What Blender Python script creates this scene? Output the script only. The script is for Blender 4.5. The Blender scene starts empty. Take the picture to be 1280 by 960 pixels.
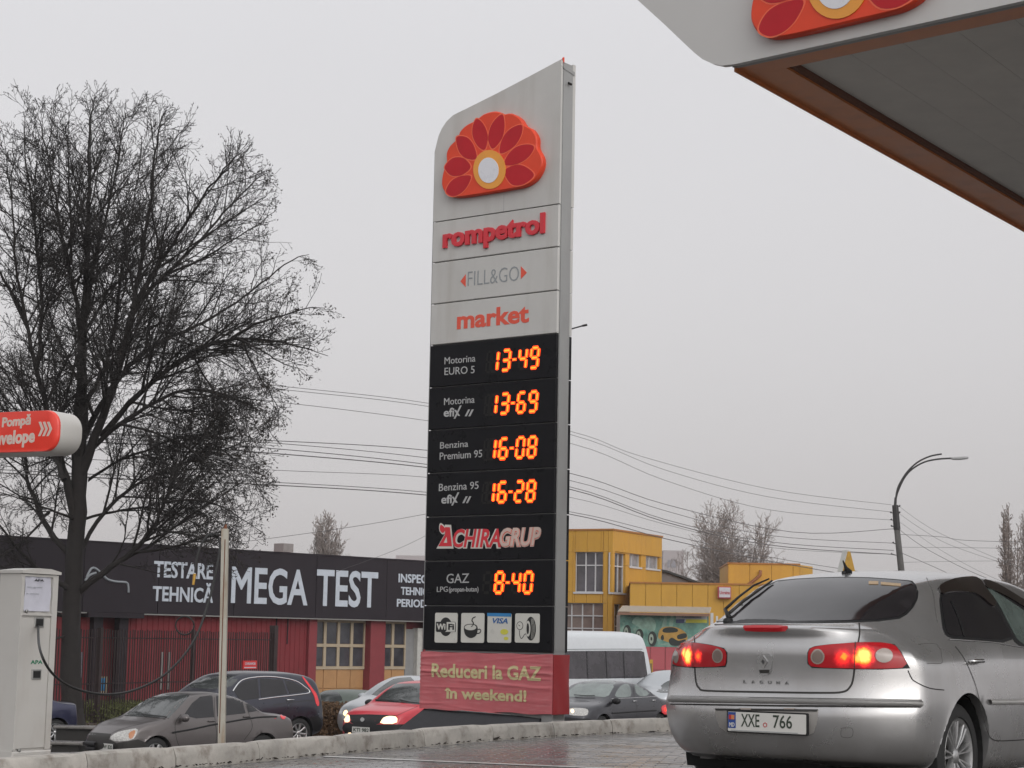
import bpy, bmesh, math, random
from mathutils import Vector, Matrix
from mathutils.bvhtree import BVHTree
from mathutils.geometry import delaunay_2d_cdt
from math import radians as R_, sin, cos, pi, sqrt, atan2, hypot
random.seed(7)
SC = bpy.context.scene
COL = SC.collection
# ---------------------------------------------------------------- camera
F = 2350.0
CAM = Vector((0, 0, 0.97))
PITCH = math.atan(317 / F); ROLL = 0.0184
fwd = Vector((0, cos(PITCH), sin(PITCH)))
rt = Vector((1, 0, 0)); upv = rt.cross(fwd)
cr_, sr_ = cos(ROLL), sin(ROLL)
right = rt * cr_ + upv * sr_
up = upv * cr_ - rt * sr_
camd = bpy.data.cameras.new('camera'); camo = bpy.data.objects.new('camera', camd); COL.objects.link(camo)
mw = Matrix((right, up, -fwd)).transposed().to_4x4(); mw.translation = CAM
camo.matrix_world = mw
camd.sensor_width = 36; camd.lens = 36 * F / 1280; camd.clip_end = 3000; camd.clip_start = .05
SC.camera = camo
# ---------------------------------------------------------------- world: flat winter overcast
w = bpy.data.worlds.new('World'); SC.world = w; w.use_nodes = True
nt = w.node_tree; nt.nodes.clear()
def N(t, **k):
    n = nt.nodes.new(t)
    for a, b in k.items(): setattr(n, a, b)
    return n
sky = N('ShaderNodeTexSky', sky_type='NISHITA', sun_disc=False)
sky.sun_elevation = R_(28); sky.sun_rotation = R_(150); sky.air_density = 1; sky.dust_density = 6
hs = N('ShaderNodeHueSaturation'); hs.inputs['Saturation'].default_value = .15
nt.links.new(sky.outputs[0], hs.inputs['Color'])
bg1 = N('ShaderNodeBackground'); bg1.inputs[1].default_value = .05
nt.links.new(hs.outputs[0], bg1.inputs[0])
tc = N('ShaderNodeTexCoord'); sx = N('ShaderNodeSeparateXYZ'); nt.links.new(tc.outputs['Generated'], sx.inputs[0])
rp = N('ShaderNodeValToRGB'); rp.color_ramp.elements[0].position = 0; rp.color_ramp.elements[0].color = (.50, .475, .472, 1)
rp.color_ramp.elements[1].position = 1; rp.color_ramp.elements[1].color = (.93, .94, .96, 1)
for p_, c_ in ((.10, (.535, .515, .52, 1)), (.30, (.585, .575, .59, 1)), (.45, (.66, .655, .675, 1))):
    e = rp.color_ramp.elements.new(p_); e.color = c_
nt.links.new(sx.outputs['Z'], rp.inputs[0])
nz_ = N('ShaderNodeTexNoise'); nz_.inputs['Scale'].default_value = 1.6; nz_.inputs['Detail'].default_value = 3
nt.links.new(tc.outputs['Generated'], nz_.inputs['Vector'])
mr = N('ShaderNodeMapRange'); mr.inputs[3].default_value = .93; mr.inputs[4].default_value = 1.07
nt.links.new(nz_.outputs[0], mr.inputs[0])
mm = N('ShaderNodeVectorMath', operation='SCALE'); nt.links.new(rp.outputs[0], mm.inputs[0]); nt.links.new(mr.outputs[0], mm.inputs['Scale'])
bg2 = N('ShaderNodeBackground'); bg2.inputs[1].default_value = .96; nt.links.new(mm.outputs[0], bg2.inputs[0])
ad = N('ShaderNodeAddShader'); nt.links.new(bg1.outputs[0], ad.inputs[0]); nt.links.new(bg2.outputs[0], ad.inputs[1])
ow = N('ShaderNodeOutputWorld'); nt.links.new(ad.outputs[0], ow.inputs[0])
sl = bpy.data.lights.new('sun', 'SUN'); sl.energy = .5; sl.angle = R_(90); sl.color = (1, .98, .95)
so = bpy.data.objects.new('sun', sl); COL.objects.link(so); so.rotation_euler = (R_(62), 0, R_(30))
SC.view_settings.view_transform = 'Standard'; SC.view_settings.look = 'None'
SC.view_settings.exposure = 0.0; SC.view_settings.gamma = 1
SC.render.engine = 'CYCLES'; SC.cycles.max_bounces = 6; SC.cycles.transparent_max_bounces = 8

# ---------------------------------------------------------------- helpers
def ray(px, py):
    return (right * ((px - 640) / F) + up * (-(py - 480) / F) + fwd)
def at(px, py, Y):
    d = ray(px, py); return CAM + d * (Y / d.y)
def onz(px, py, z):
    d = ray(px, py); return CAM + d * ((z - CAM.z) / d.z)
def zg(x):                                   # the street lies below the forecourt and falls to the left
    return -1.5 + .035 * max(-14, min(4, x))

MATS = {}
def mat(name, col, rough=.55, metal=0, var=.12, scale=4, bump=0, bscale=40, coat=0, dirt=0, dcol=(.06, .05, .04), spec=.5, streak=0, emit=0, rvar=.05, world=0, rnd=0):
    if name in MATS: return MATS[name]
    m = bpy.data.materials.new(name); m.use_nodes = True; t = m.node_tree; b = t.nodes['Principled BSDF']
    L = t.links.new
    b.inputs['Metallic'].default_value = metal; b.inputs['Specular IOR Level'].default_value = spec
    b.inputs['Coat Weight'].default_value = coat; b.inputs['Coat Roughness'].default_value = .06
    co = t.nodes.new('ShaderNodeTexCoord'); mp = t.nodes.new('ShaderNodeMapping'); L(t.nodes.new('ShaderNodeNewGeometry').outputs['Position'] if world else co.outputs['Object'], mp.inputs[0])
    n = t.nodes.new('ShaderNodeTexNoise'); n.inputs['Scale'].default_value = scale; n.inputs['Detail'].default_value = 6; n.inputs['Roughness'].default_value = .65
    L(mp.outputs[0], n.inputs['Vector'])
    r = t.nodes.new('ShaderNodeValToRGB'); r.color_ramp.elements[0].position = .3; r.color_ramp.elements[1].position = .7
    r.color_ramp.elements[0].color = tuple(c * (1 - var) for c in col) + (1,)
    r.color_ramp.elements[1].color = tuple(min(1, c * (1 + var)) for c in col) + (1,)
    L(n.outputs[0], r.inputs[0]); src = r.outputs[0]
    if dirt:
        n2 = t.nodes.new('ShaderNodeTexNoise'); n2.inputs['Scale'].default_value = scale * 2.3; n2.inputs['Detail'].default_value = 5; n2.inputs['Roughness'].default_value = .6
        mp2 = t.nodes.new('ShaderNodeMapping'); L(co.outputs['Object'], mp2.inputs[0])
        if streak: mp2.inputs['Scale'].default_value = (1, 1, 1 / streak)
        L(mp2.outputs[0], n2.inputs['Vector'])
        rr = t.nodes.new('ShaderNodeMapRange'); rr.inputs[1].default_value = .5; rr.inputs[2].default_value = .75; rr.inputs[4].default_value = dirt
        L(n2.outputs[0], rr.inputs[0])
        mx = t.nodes.new('ShaderNodeMix'); mx.data_type = 'RGBA'; L(rr.outputs[0], mx.inputs[0]); L(src, mx.inputs[6]); mx.inputs[7].default_value = dcol + (1,)
        src = mx.outputs[2]
    if rnd:
        oi = t.nodes.new('ShaderNodeObjectInfo'); ml = t.nodes.new('ShaderNodeMapRange'); ml.inputs[3].default_value = 1 - rnd; ml.inputs[4].default_value = 1 + rnd; L(oi.outputs['Random'], ml.inputs[0])
        vm = t.nodes.new('ShaderNodeVectorMath'); vm.operation = 'SCALE'; L(src, vm.inputs[0]); L(ml.outputs[0], vm.inputs['Scale']); src = vm.outputs[0]
    L(src, b.inputs['Base Color'])
    r2 = t.nodes.new('ShaderNodeMapRange'); r2.inputs[1].default_value = .3; r2.inputs[2].default_value = .7
    r2.inputs[3].default_value = max(.02, rough - rvar); r2.inputs[4].default_value = min(1, rough + rvar); L(n.outputs[0], r2.inputs[0]); L(r2.outputs[0], b.inputs['Roughness'])
    if bump:
        n3 = t.nodes.new('ShaderNodeTexNoise'); n3.inputs['Scale'].default_value = bscale; n3.inputs['Detail'].default_value = 6
        L(mp.outputs[0], n3.inputs['Vector'])
        bp = t.nodes.new('ShaderNodeBump'); bp.inputs['Strength'].default_value = 1; bp.inputs['Distance'].default_value = bump
        L(n3.outputs[0], bp.inputs['Height']); L(bp.outputs[0], b.inputs['Normal'])
    if emit:
        b.inputs['Emission Color'].default_value = tuple(col) + (1,); b.inputs['Emission Strength'].default_value = emit
    MATS[name] = m
    return m

class MB:
    def __init__(s): s.v = []; s.f = []; s.m = []; s.mi = 0
    def add(s, vs, fs):
        o = len(s.v); s.v += [tuple(v) for v in vs]; s.f += [tuple(o + i for i in f) for f in fs]; s.m += [s.mi] * len(fs)
    def box(s, x0, x1, y0, y1, z0, z1):
        s.add([(x, y, z) for z in (z0, z1) for y in (y0, y1) for x in (x0, x1)],
              [(0, 2, 3, 1), (4, 5, 7, 6), (0, 1, 5, 4), (2, 6, 7, 3), (0, 4, 6, 2), (1, 3, 7, 5)])
    def bbox(s, x0, x1, y0, y1, z0, z1, b):        # box bevelled on the front (-y) edges
        a = [(x0, y1, z0), (x1, y1, z0), (x1, y1, z1), (x0, y1, z1)]
        c = [(x0, y0 + b, z0), (x1, y0 + b, z0), (x1, y0 + b, z1), (x0, y0 + b, z1)]
        d = [(x0 + b, y0, z0 + b), (x1 - b, y0, z0 + b), (x1 - b, y0, z1 - b), (x0 + b, y0, z1 - b)]
        f = [(3, 2, 1, 0), (8, 9, 10, 11)]
        for i in range(4):
            j = (i + 1) % 4; f += [(i, j, 4 + j, 4 + i), (4 + i, 4 + j, 8 + j, 8 + i)]
        s.add(a + c + d, f)
    def prism(s, pts, y0, y1, bev=0):              # outline in (x,z), front at y0
        n = len(pts)
        ar = sum(pts[i][0] * pts[(i + 1) % n][1] - pts[(i + 1) % n][0] * pts[i][1] for i in range(n))
        if ar < 0: pts = pts[::-1]
        rings = []
        if bev:
            cx = sum(p[0] for p in pts) / n; cz = sum(p[1] for p in pts) / n
            ins = []
            for p in pts:
                d = hypot(p[0] - cx, p[1] - cz) or 1; k = (d - bev) / d
                ins.append((cx + (p[0] - cx) * k, cz + (p[1] - cz) * k))
            rings.append([(p[0], y0, p[1]) for p in ins]); rings.append([(p[0], y0 + bev, p[1]) for p in pts])
        else: rings.append([(p[0], y0, p[1]) for p in pts])
        rings.append([(p[0], y1, p[1]) for p in pts])
        vs = [v for r in rings for v in r]; k = len(rings)
        f = [tuple(range(n)), tuple((k - 1) * n + i for i in range(n))[::-1]]
        for q in range(k - 1):
            for i in range(n):
                j = (i + 1) % n; f.append((q * n + j, q * n + i, (q + 1) * n + i, (q + 1) * n + j))
        s.add(vs, f)
    def tube(s, pts, rad, n=6, cap=True):
        pts = [Vector(p) for p in pts]; k = len(pts)
        if not hasattr(rad, '__len__'): rad = [rad] * k
        t0 = (pts[1] - pts[0]).normalized()
        a = t0.cross(Vector((0, 0, 1)))
        if a.length < .05: a = t0.cross(Vector((1, 0, 0)))
        a.normalize(); vs = []; f = []
        for i, p in enumerate(pts):
            t = (pts[min(i + 1, k - 1)] - pts[max(i - 1, 0)]).normalized()
            a = (a - t * a.dot(t)).normalized(); b = t.cross(a)
            for q in range(n):
                an = 2 * pi * q / n; vs.append(p + (a * cos(an) + b * sin(an)) * rad[i])
        for i in range(k - 1):
            for q in range(n):
                r2 = (q + 1) % n; f.append((i * n + q, i * n + r2, (i + 1) * n + r2, (i + 1) * n + q))
        if cap: f += [tuple(range(n))[::-1], tuple((k - 1) * n + q for q in range(n))]
        s.add(vs, f)
    def lathe(s, prof, c=(0, 0, 0), axis='y', n=32):   # prof list of (r, a)
        vs = []; f = []; k = len(prof)
        for r, a in prof:
            for q in range(n):
                an = 2 * pi * q / n
                p = (r * cos(an), a, r * sin(an)) if axis == 'y' else ((r * cos(an), r * sin(an), a) if axis == 'z' else (a, r * cos(an), r * sin(an)))
                vs.append((p[0] + c[0], p[1] + c[1], p[2] + c[2]))
        for i in range(k - 1):
            for q in range(n):
                q2 = (q + 1) % n; f.append((i * n + q, (i + 1) * n + q, (i + 1) * n + q2, i * n + q2))
        s.add(vs, f)
    def mesh(s, name='m', smooth=False, mats=()):
        me = bpy.data.meshes.new(name); me.from_pydata(s.v, [], s.f)
        for m in mats: me.materials.append(m)
        if len(mats) > 1: me.polygons.foreach_set('material_index', s.m)
        if smooth:
            me.polygons.foreach_set('use_smooth', [True] * len(me.polygons))
            if smooth is not True: me.set_sharp_from_angle(angle=R_(smooth))
        me.update(); return me
    def build(s, name, m, parent=None, smooth=False, fix=False, **k):
        ms = m if isinstance(m, (list, tuple)) else (m,)
        me = s.mesh(name, smooth, ms)
        if fix:
            b = bmesh.new(); b.from_mesh(me); bmesh.ops.recalc_face_normals(b, faces=b.faces); b.to_mesh(me); b.free()
        return link(name, me, parent, **k)
def link(name, me, parent=None, loc=None, label=None, cat=None, group=None, kind=None):
    o = bpy.data.objects.new(name, me); COL.objects.link(o)
    if parent: o.parent = parent
    if loc is not None: o.location = loc
    if label: o['label'] = label
    if cat: o['category'] = cat
    if group: o['group'] = group
    if kind: o['kind'] = kind
    return o
def thing(name, label, cat, loc=(0, 0, 0), rz=0, group=None):
    o = link(name, None, None, loc, label, cat, group); o.rotation_euler = (0, 0, rz); return o
class Frame:                                   # a vertical plane through O, x along its face, y away behind it
    def __init__(s, O, ang): s.O = Vector(O); s.a = ang; s.u = Vector((cos(ang), sin(ang), 0)); s.n = Vector((-sin(ang), cos(ang), 0))
    def uv(s, px, py, off=0):
        d = ray(px, py); k = ((s.O + s.n * off) - CAM).dot(s.n) / d.dot(s.n); P = CAM + d * k - s.O
        return (P.dot(s.u), P.z)
    def poly(s, pts, off=0): return [s.uv(*p, off=off) for p in pts]
    def W(s, x, y, z): return s.O + s.u * x + s.n * y + Vector((0, 0, z))
TC = {}
def text_geo(st, bold=0, sh=0):
    k = (st, bold, sh)
    if k not in TC:
        c = bpy.data.curves.new('t', 'FONT'); c.body = st; c.size = 1; c.shear = sh; c.bevel_resolution = 0
        if bold > 0: c.bevel_depth = bold * .8
        else: c.offset = bold
        c.resolution_u = 3; c.extrude = .5
        o = bpy.data.objects.new('t', c); COL.objects.link(o)
        dg = bpy.context.evaluated_depsgraph_get(); dg.update()
        me = o.evaluated_get(dg).to_mesh()
        vs = [tuple(v.co) for v in me.vertices]; fs = [tuple(p.vertices) for p in me.polygons]
        o.evaluated_get(dg).to_mesh_clear(); bpy.data.objects.remove(o); TC[k] = (vs, fs)
    return TC[k]
def text(st, x0, x1, z0, cap, y, dep, m, parent, name='lettering', bold=0, sh=0, ref='H', track=None, slope=0, **kw):
    vs, fs = text_geo(st, bold, sh)
    rv, _ = text_geo(ref, bold, 0); h = max(v[1] for v in rv)
    a = min(v[0] for v in vs); b = max(v[0] for v in vs)
    kx = (x1 - x0) / (b - a); kz = cap / h
    mb = MB(); mb.add([(x0 + (v[0] - a) * kx, y - (v[2]) * dep - dep / 2, z0 + v[1] * kz + slope * (v[0] - a) * kx) for v in vs], fs)
    return mb.build(name, m, parent, **kw)
def cat_(pts, n=6, closed=False):               # Catmull-Rom through points of any dimension
    P = [tuple(p) for p in pts]; out = []; k = len(P); rng = range(k if closed else k - 1)
    g = (lambda i: P[i % k]) if closed else (lambda i: P[max(0, min(k - 1, i))])
    for i in rng:
        p0, p1, p2, p3 = g(i - 1), g(i), g(i + 1), g(i + 2)
        for q in range(n):
            t = q / n
            out.append(tuple(.5 * (2 * b + (c - a) * t + (2 * a - 5 * b + 4 * c - d) * t * t + (3 * b - a - 3 * c + d) * t ** 3) for a, b, c, d in zip(p0, p1, p2, p3)))
    if not closed: out.append(P[-1])
    return out
def chaikin(P, it=2):
    for _ in range(it):
        Q = []
        for i in range(len(P)):
            a, b = P[i], P[(i + 1) % len(P)]
            Q += [tuple(x * .75 + y * .25 for x, y in zip(a, b)), tuple(x * .25 + y * .75 for x, y in zip(a, b))]
        P = Q
    return P
def lerp(T, x):
    if x <= T[0][0]: return T[0][1]
    for (a, b), (c, d) in zip(T, T[1:]):
        if x <= c: return b + (d - b) * (x - a) / (c - a)
    return T[-1][1]
# ---------------------------------------------------------------- materials
M_asph = mat('wet_asphalt', (.07, .068, .066), .35, var=.3, scale=1.2, bump=.003, bscale=60, rvar=.2)
M_earth = mat('earth', (.075, .055, .04), .8, var=.4, scale=2, bump=.02, bscale=20)
M_slab = mat('wet_concrete', (.16, .15, .14), .32, var=.25, scale=1.5, bump=.002, bscale=50, rvar=.2)
M_kerb = mat('kerb_concrete', (.43, .405, .37), .7, var=.22, scale=3, rnd=.07, bump=.004, bscale=30, dirt=.75, dcol=(.12, .09, .065))
M_pav = mat('paver_concrete', (.135, .130, .128), .17, var=.35, scale=1.4, bump=.0008, bscale=60, rvar=.16, world=1, rnd=.12)
M_mort = mat('joint_sand', (.05, .045, .04), .35, var=.3)
M_line = mat('road_paint', (.55, .54, .52), .45, var=.2, scale=6, dirt=.6, dcol=(.15, .14, .13))
M_totem = mat('totem_white', (.53, .52, .50), .4, var=.06, scale=1.5, dirt=.5, dcol=(.40, .375, .34), streak=10, spec=.4, rnd=.03)
M_grey = mat('totem_grey', (.31, .31, .305), .4, metal=.1, var=.06, scale=2, dirt=.3, dcol=(.18, .17, .16), streak=6)
M_black = mat('black_panel', (.007, .007, .009), .3, var=.25, scale=3, dirt=.08, dcol=(.03, .028, .027), streak=5, spec=.16)
M_gap = mat('gap_black', (.02, .018, .016), .6)
M_rorange = mat('emblem_orange', (.74, .065, .025), .4, var=.08, scale=3, spec=.3)
M_rred = mat('emblem_red', (.48, .014, .022), .4, var=.08, scale=3, spec=.25)
M_ryel = mat('emblem_yellow', (.80, .32, .03), .35, var=.06, coat=.3)
M_rwhite = mat('emblem_white', (.72, .72, .76), .3, var=.03, coat=.3)
M_rline = mat('emblem_light_orange', (.86, .14, .06), .33, var=.05)
M_txtred = mat('letter_red', (.62, .02, .035), .35, var=.08, coat=.2)
M_mark = mat('print_orange_red', (.72, .09, .05), .4, var=.06)
M_tgrey = mat('print_grey', (.26, .28, .29), .4, var=.05)
M_tlight = mat('print_light_grey', (.45, .45, .45), .4, var=.08)
M_white = mat('icon_white', (.62, .61, .56), .3, var=.05, coat=.2)
M_ink = mat('icon_ink', (.012, .012, .012), .4)
M_blue = mat('print_blue', (.03, .22, .50), .4)
M_vblue = mat('print_dark_blue', (.03, .12, .33), .4)
M_pyel = mat('print_yellow', (.65, .62, .08), .4)
M_ghost = mat('led_off', (.018, .017, .016), .5, spec=.2)
M_led = mat('led_red_glow', (1, .055, .004), .4, var=0, emit=1.5)
M_ledc = mat('led_amber_core', (1, .23, .016), .4, var=.15, scale=60, emit=1.9)
M_ban = mat('banner_vinyl', (.54, .13, .145), .42, var=.12, scale=2, dirt=.45, dcol=(.62, .26, .27), streak=.15)
M_bant = mat('banner_lettering', (.60, .52, .28), .45, var=.1)
M_bans = mat('banner_side', (.33, .02, .025), .45, var=.1)
M_foot = mat('footing_sheet', (.018, .018, .022), .45, var=.3, bump=.01, bscale=6)
M_post = mat('flaking_white_paint', (.42, .40, .345), .6, var=.1, scale=5, dirt=.9, dcol=(.22, .12, .05), streak=6)
M_apa = mat('cabinet_enamel', (.50, .485, .46), .38, var=.06, scale=2, dirt=.35, dcol=(.36, .31, .27), streak=3)
M_hose = mat('black_rubber', (.012, .012, .012), .5)
M_paper = mat('paper', (.55, .55, .62), .6, var=.06, scale=8, bump=.006, bscale=9)
M_steel = mat('steel', (.35, .35, .34), .35, metal=.8, var=.15)
M_ceil = mat('soffit_panels', (.72, .69, .64), .55, var=.06)
M_orange = mat('canopy_trim_orange', (.68, .24, .08), .35, var=.08, scale=2, dirt=.3, dcol=(.3, .09, .03))
M_fasc = mat('canopy_fascia', (.55, .54, .525), .35, var=.04, scale=1, dirt=.3, dcol=(.42, .40, .38), streak=10)

# ---------------------------------------------------------------- ground, street, forecourt
mb = MB(); xs = [-600, -200, -60, -14, -10, -6, -2, 1, 4, 20, 60, 200, 600]; ys = [-200, 0, 20, 40, 60, 80, 120, 200, 400, 1200]
for y in ys:
    for x in xs: mb.v.append((x, y, zg(x)))
for j in range(len(ys) - 1):
    for i in range(len(xs) - 1):
        a = j * len(xs) + i; mb.f.append((a, a + 1, a + 1 + len(xs), a + len(xs))); mb.m.append(0)
mb.build('ground', M_asph, kind='structure')

kp = [onz(px, py, 0) for px, py in ((-330, 1030), (-150, 997), (0, 978), (110, 968), (220, 959.5), (325, 950.5), (433, 941), (531, 932), (617, 925), (693, 920.5), (766, 917), (840, 914))]
d = (kp[-1] - kp[-3]).normalized()
for i in range(14): kp.append(kp[-1] + d * 1.15)
d0 = (kp[0] - kp[1]).normalized(); kp.insert(0, kp[0] + d0 * 2.5); kp.insert(0, kp[0] + d0 * 6)
def offs(P, o):
    out = []
    for i, p in enumerate(P):
        t = (P[min(i + 1, len(P) - 1)] - P[max(i - 1, 0)]).normalized(); out.append(p + Vector((-t.y, t.x, 0)) * o)
    return out
def slab(name, line_a, line_b, z1, z0, m, **k):
    mb = MB(); n = len(line_a)
    for P, z in ((line_a, z1), (line_b, z1), (line_a, z0), (line_b, z0)): mb.v += [(p.x, p.y, z) for p in P]
    for i in range(n - 1):
        for a, b in ((0, 1), (1, 3), (3, 2), (2, 0)):
            mb.f.append((a * n + i, b * n + i, b * n + i + 1, a * n + i + 1)); mb.m.append(0)
    mb.f += [(0, n, 3 * n, 2 * n), (n - 1, 3 * n - 1, 4 * n - 1, 2 * n - 1)]; mb.m += [0, 0]
    return mb.build(name, m, fix=True, **k)
near = [Vector((p.x + 26 + .0 * i, p.y - 24, 0)) for i, p in enumerate(kp)]
court = slab('forecourt_pavement', kp, near, -.012, -2.2, M_mort, kind='structure')
verge_out = offs(kp, 1.15)
ko1 = offs(kp, .13); wd_ = [1.3, 1.3, 1.3, 1.3, 1.25, .7, .15]
pl_o = [offs(kp, .14 + wd_[i])[i] for i in range(7)]
slab('kerbside_platform', ko1[:7], pl_o, .105, -2.2, M_slab, kind='structure')
mb = MB(); bo_ = offs(kp, 2.6)
for i in range(len(kp)):
    a, b = ko1[i], bo_[i]; w0 = wd_[i] + .05 if i < 7 else 0
    a = a.lerp(b, w0 / 2.5) if w0 else a
    mb.v += [(a.x, a.y, -.02), (b.x, b.y, zg(b.x) - .02)]
for i in range(len(kp) - 1): mb.f.append((2 * i, 2 * i + 1, 2 * i + 3, 2 * i + 2)); mb.m.append(0)
mb.build('earth_bank', M_earth, kind='structure')
kerb = link('kerb', None, None, kind='structure')
ko = offs(kp, .14); random.seed(3)
for i in range(len(kp) - 1):
    a, b, c, dd = kp[i], kp[i + 1], ko[i + 1], ko[i]
    t = (b - a).normalized(); g = .006
    a2, b2 = a + t * g, b - t * g; c2, d2 = c - t * g, dd + t * g
    h = .145 + random.uniform(-.006, .006); nn = Vector((-t.y, t.x, 0))
    m_ = MB(); nseg = 7; rings = []
    for q in range(nseg + 1):
        f_ = q / nseg; A = a2.lerp(b2, f_); D = d2.lerp(c2, f_); j_ = lambda s=.004: random.uniform(-s, s)
        e_ = .012 if q in (0, nseg) else .003
        rings.append([A + Vector((0, 0, -.02)), A + nn * (.006 + j_()) + Vector((0, 0, .07)), A + nn * (.012 + j_() + e_) + Vector((0, 0, h - .02 + j_())), A + nn * (.034 + j_()) + Vector((0, 0, h - e_ * .6 + j_(.002))), D + Vector((0, 0, h - e_)), D + Vector((0, 0, -.02))])
    m_.v = [tuple(v) for r in rings for v in r]
    for q in range(nseg):
        for s_ in range(5): m_.f.append((q * 6 + s_, q * 6 + s_ + 1, q * 6 + s_ + 7, q * 6 + s_ + 6))
    m_.f += [tuple(range(6)), tuple(nseg * 6 + s_ for s_ in range(6))[::-1]]; m_.m = [0] * len(m_.f)
    m_.build('kerb_stone', M_kerb, kerb, fix=True, smooth=35)
# pavers in running bond
pa = R_(-9); ca, sa = cos(pa), sin(pa)
def inside(x, y):
    q = None
    for i in range(len(kp) - 1):
        a, b = kp[i], kp[i + 1]; t = (b - a); L_ = t.length; t = t / L_
        s_ = (Vector((x, y, 0)) - a).dot(t)
        if -.3 <= s_ <= L_ + .3:
            dd = (x - a.x) * (-t.y) + (y - a.y) * t.x
            q = dd if q is None else max(q, dd)
    return q is not None and q < -.10
pm_v = MB(); pm_v.bbox(-.097, .097, 0, .03, -.047, .047, .004)
pme = bpy.data.meshes.new('paver'); pme.from_pydata([(x, z, -y) for x, y, z in pm_v.v], [], [f[::-1] for f in pm_v.f]); pme.materials.append(M_pav); pme.update()
cand = []
for r in range(-20, 170):
    for c in range(-70, 70):
        u_ = (c + (r % 2) * .5) * .2; v_ = 10.6 + r * .1
        x = u_ * ca - v_ * sa - 1.5; y = u_ * sa + v_ * ca
        if y < 12.5 or abs(x) > y * .30 + .3 or not inside(x, y): continue
        cand.append((y, x))
cand.sort(); random.seed(5)
vis = [c for c in cand if c[0] > 15.2][:300]; vs_ = set(vis); rest = MB()
for y, x in cand:
    M = Matrix.Translation((x, y, random.uniform(-.0015, .0015))) @ Matrix.Rotation(pa, 4, 'Z') @ Matrix.Rotation(random.gauss(0, .006), 4, 'X') @ Matrix.Rotation(random.gauss(0, .006), 4, 'Y')
    if (y, x) in vs_:
        o = link('paver', pme, court); o.matrix_local = M
    else: rest.add([M @ Vector((a, c, -b)) for a, b, c in pm_v.v], [f[::-1] for f in pm_v.f])
rest.build('far_pavers', M_pav, court, kind='stuff')
la, lb = onz(405, 946, 0), onz(700, 958.5, 0); t = (lb - la).normalized(); lb = la + t * 6
nn = Vector((-t.y, t.x, 0)) * .05
mb = MB(); nseg = 60
for i in range(nseg + 1):
    p = la.lerp(lb, i / nseg); j = random.uniform(-.006, .006)
    mb.v += [tuple(p - nn * (1 + j * 10) + Vector((0, 0, .005))), tuple(p + nn * (1 - j * 10) + Vector((0, 0, .005)))]
for i in range(nseg): mb.f.append((2 * i, 2 * i + 2, 2 * i + 3, 2 * i + 1)); mb.m.append(0)
mb.build('painted_line', M_line, kind='structure')
# tufts of dark moss and litter along the kerb foot
random.seed(11); mb = MB()
for i in range(2, 14):
    for _ in range(40):
        p = kp[i].lerp(kp[i + 1], random.random()); t = (kp[i + 1] - kp[i]).normalized(); nn = Vector((-t.y, t.x, 0))
        p = p - nn * abs(random.gauss(0, .012)); s_ = random.uniform(.004, .013) * (2.3 if random.random() < .04 else 1)
        vs = [p + Vector((random.uniform(-1, 1) * s_ * 2, random.uniform(-1, 1) * s_, random.random() * s_ * 1.6)) for _ in range(4)]
        mb.add(vs, [(0, 1, 2), (0, 2, 3), (0, 3, 1), (1, 3, 2)])
mb.build('moss_and_litter', mat('moss', (.03, .024, .018), .9), kind='stuff')

# ---------------------------------------------------------------- price totem
SA = atan2(-.596, .803)
O = at(700, 800, 20.5); O.z = 0
SF = Frame(O, SA)
tot = thing('price_totem', 'tall grey-white fuel price sign with orange flower emblem and red LED prices', 'price sign', O, SA)
xl = SF.uv(534.5, 600)[0]; xr = SF.uv(696, 500)[0]
print('totem', xl, xr, SF.uv(693, 816)[1], SF.uv(704, 78)[1])
def zrow(a, b): return (SF.uv(*a)[1] + SF.uv(*b)[1]) / 2
seams = [zrow((544.4, 278.1), (693.4, 255.6)), zrow((543.4, 328.8), (693.4, 309.1)), zrow((542.1, 380.7), (694.4, 363.1)), zrow((540.4, 432), (696.3, 416.9)),
         zrow((539.2, 484.2), (696.1, 472.7)), zrow((538, 536.9), (695.6, 529)), zrow((536.8, 590.6), (695.6, 585.3)), zrow((535.6, 645.2), (696, 642.8)),
         zrow((534.8, 700.4), (695, 700.4)), zrow((531.9, 756.6), (694.3, 758.1)), zrow((531, 812.6), (693, 816.4))]
print('seams', [round(z, 3) for z in seams])
DEP = .245; Wd = xr - xl
# grey core with side channel
core_top = SF.uv(704, 80)[1]
topo = SF.poly([(545.2, 190), (546.5, 180), (549, 170), (553, 161), (559, 152), (567, 144.5), (580, 138), (620, 118), (660, 97), (704, 74)])
zr_top = topo[-1][1]
def cap_outline(ins):
    o = [(max(xl + ins, min(xr - ins, x)), z - ins) for x, z in topo]
    o[0] = (xl + ins, o[0][1]); o[-1] = (xr - ins, zr_top - ins); return o
out = cap_outline(.0)
core = [(xl + .012, SF.uv(528, 880)[1])] + [(x + (.012 if x < xl + .1 else 0), z - .012) for x, z in out[:-1]] + [(xr, zr_top - .02), (xr, SF.uv(690, 893)[1] - .06)]
mb = MB(); mb.prism(core, .022, DEP - .022); mb.build('core_frame', M_grey, tot, fix=True)
mb = MB()                                               # side channel, slightly proud, with a folded cap
mb.box(xr, xr + .006, .03, DEP - .03, SF.uv(693, 816)[1] + .02, zr_top - .06); mb.build('side_channel', M_grey, tot)
mb = MB(); mb.add([(xr - .03, .02, zr_top - .01), (xr + .012, .02, zr_top - .05), (xr + .012, DEP - .0, zr_top - .09), (xr - .03, DEP, zr_top - .05),
                   (xr - .03, .02, zr_top - .03), (xr + .012, .02, zr_top - .10), (xr + .012, DEP - .0, zr_top - .13), (xr - .03, DEP, zr_top - .08)],
                  [(0, 1, 2, 3), (7, 6, 5, 4), (0, 4, 5, 1), (1, 5, 6, 2), (2, 6, 7, 3), (3, 7, 4, 0)]); mb.build('cap_plate', M_grey, tot)
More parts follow.
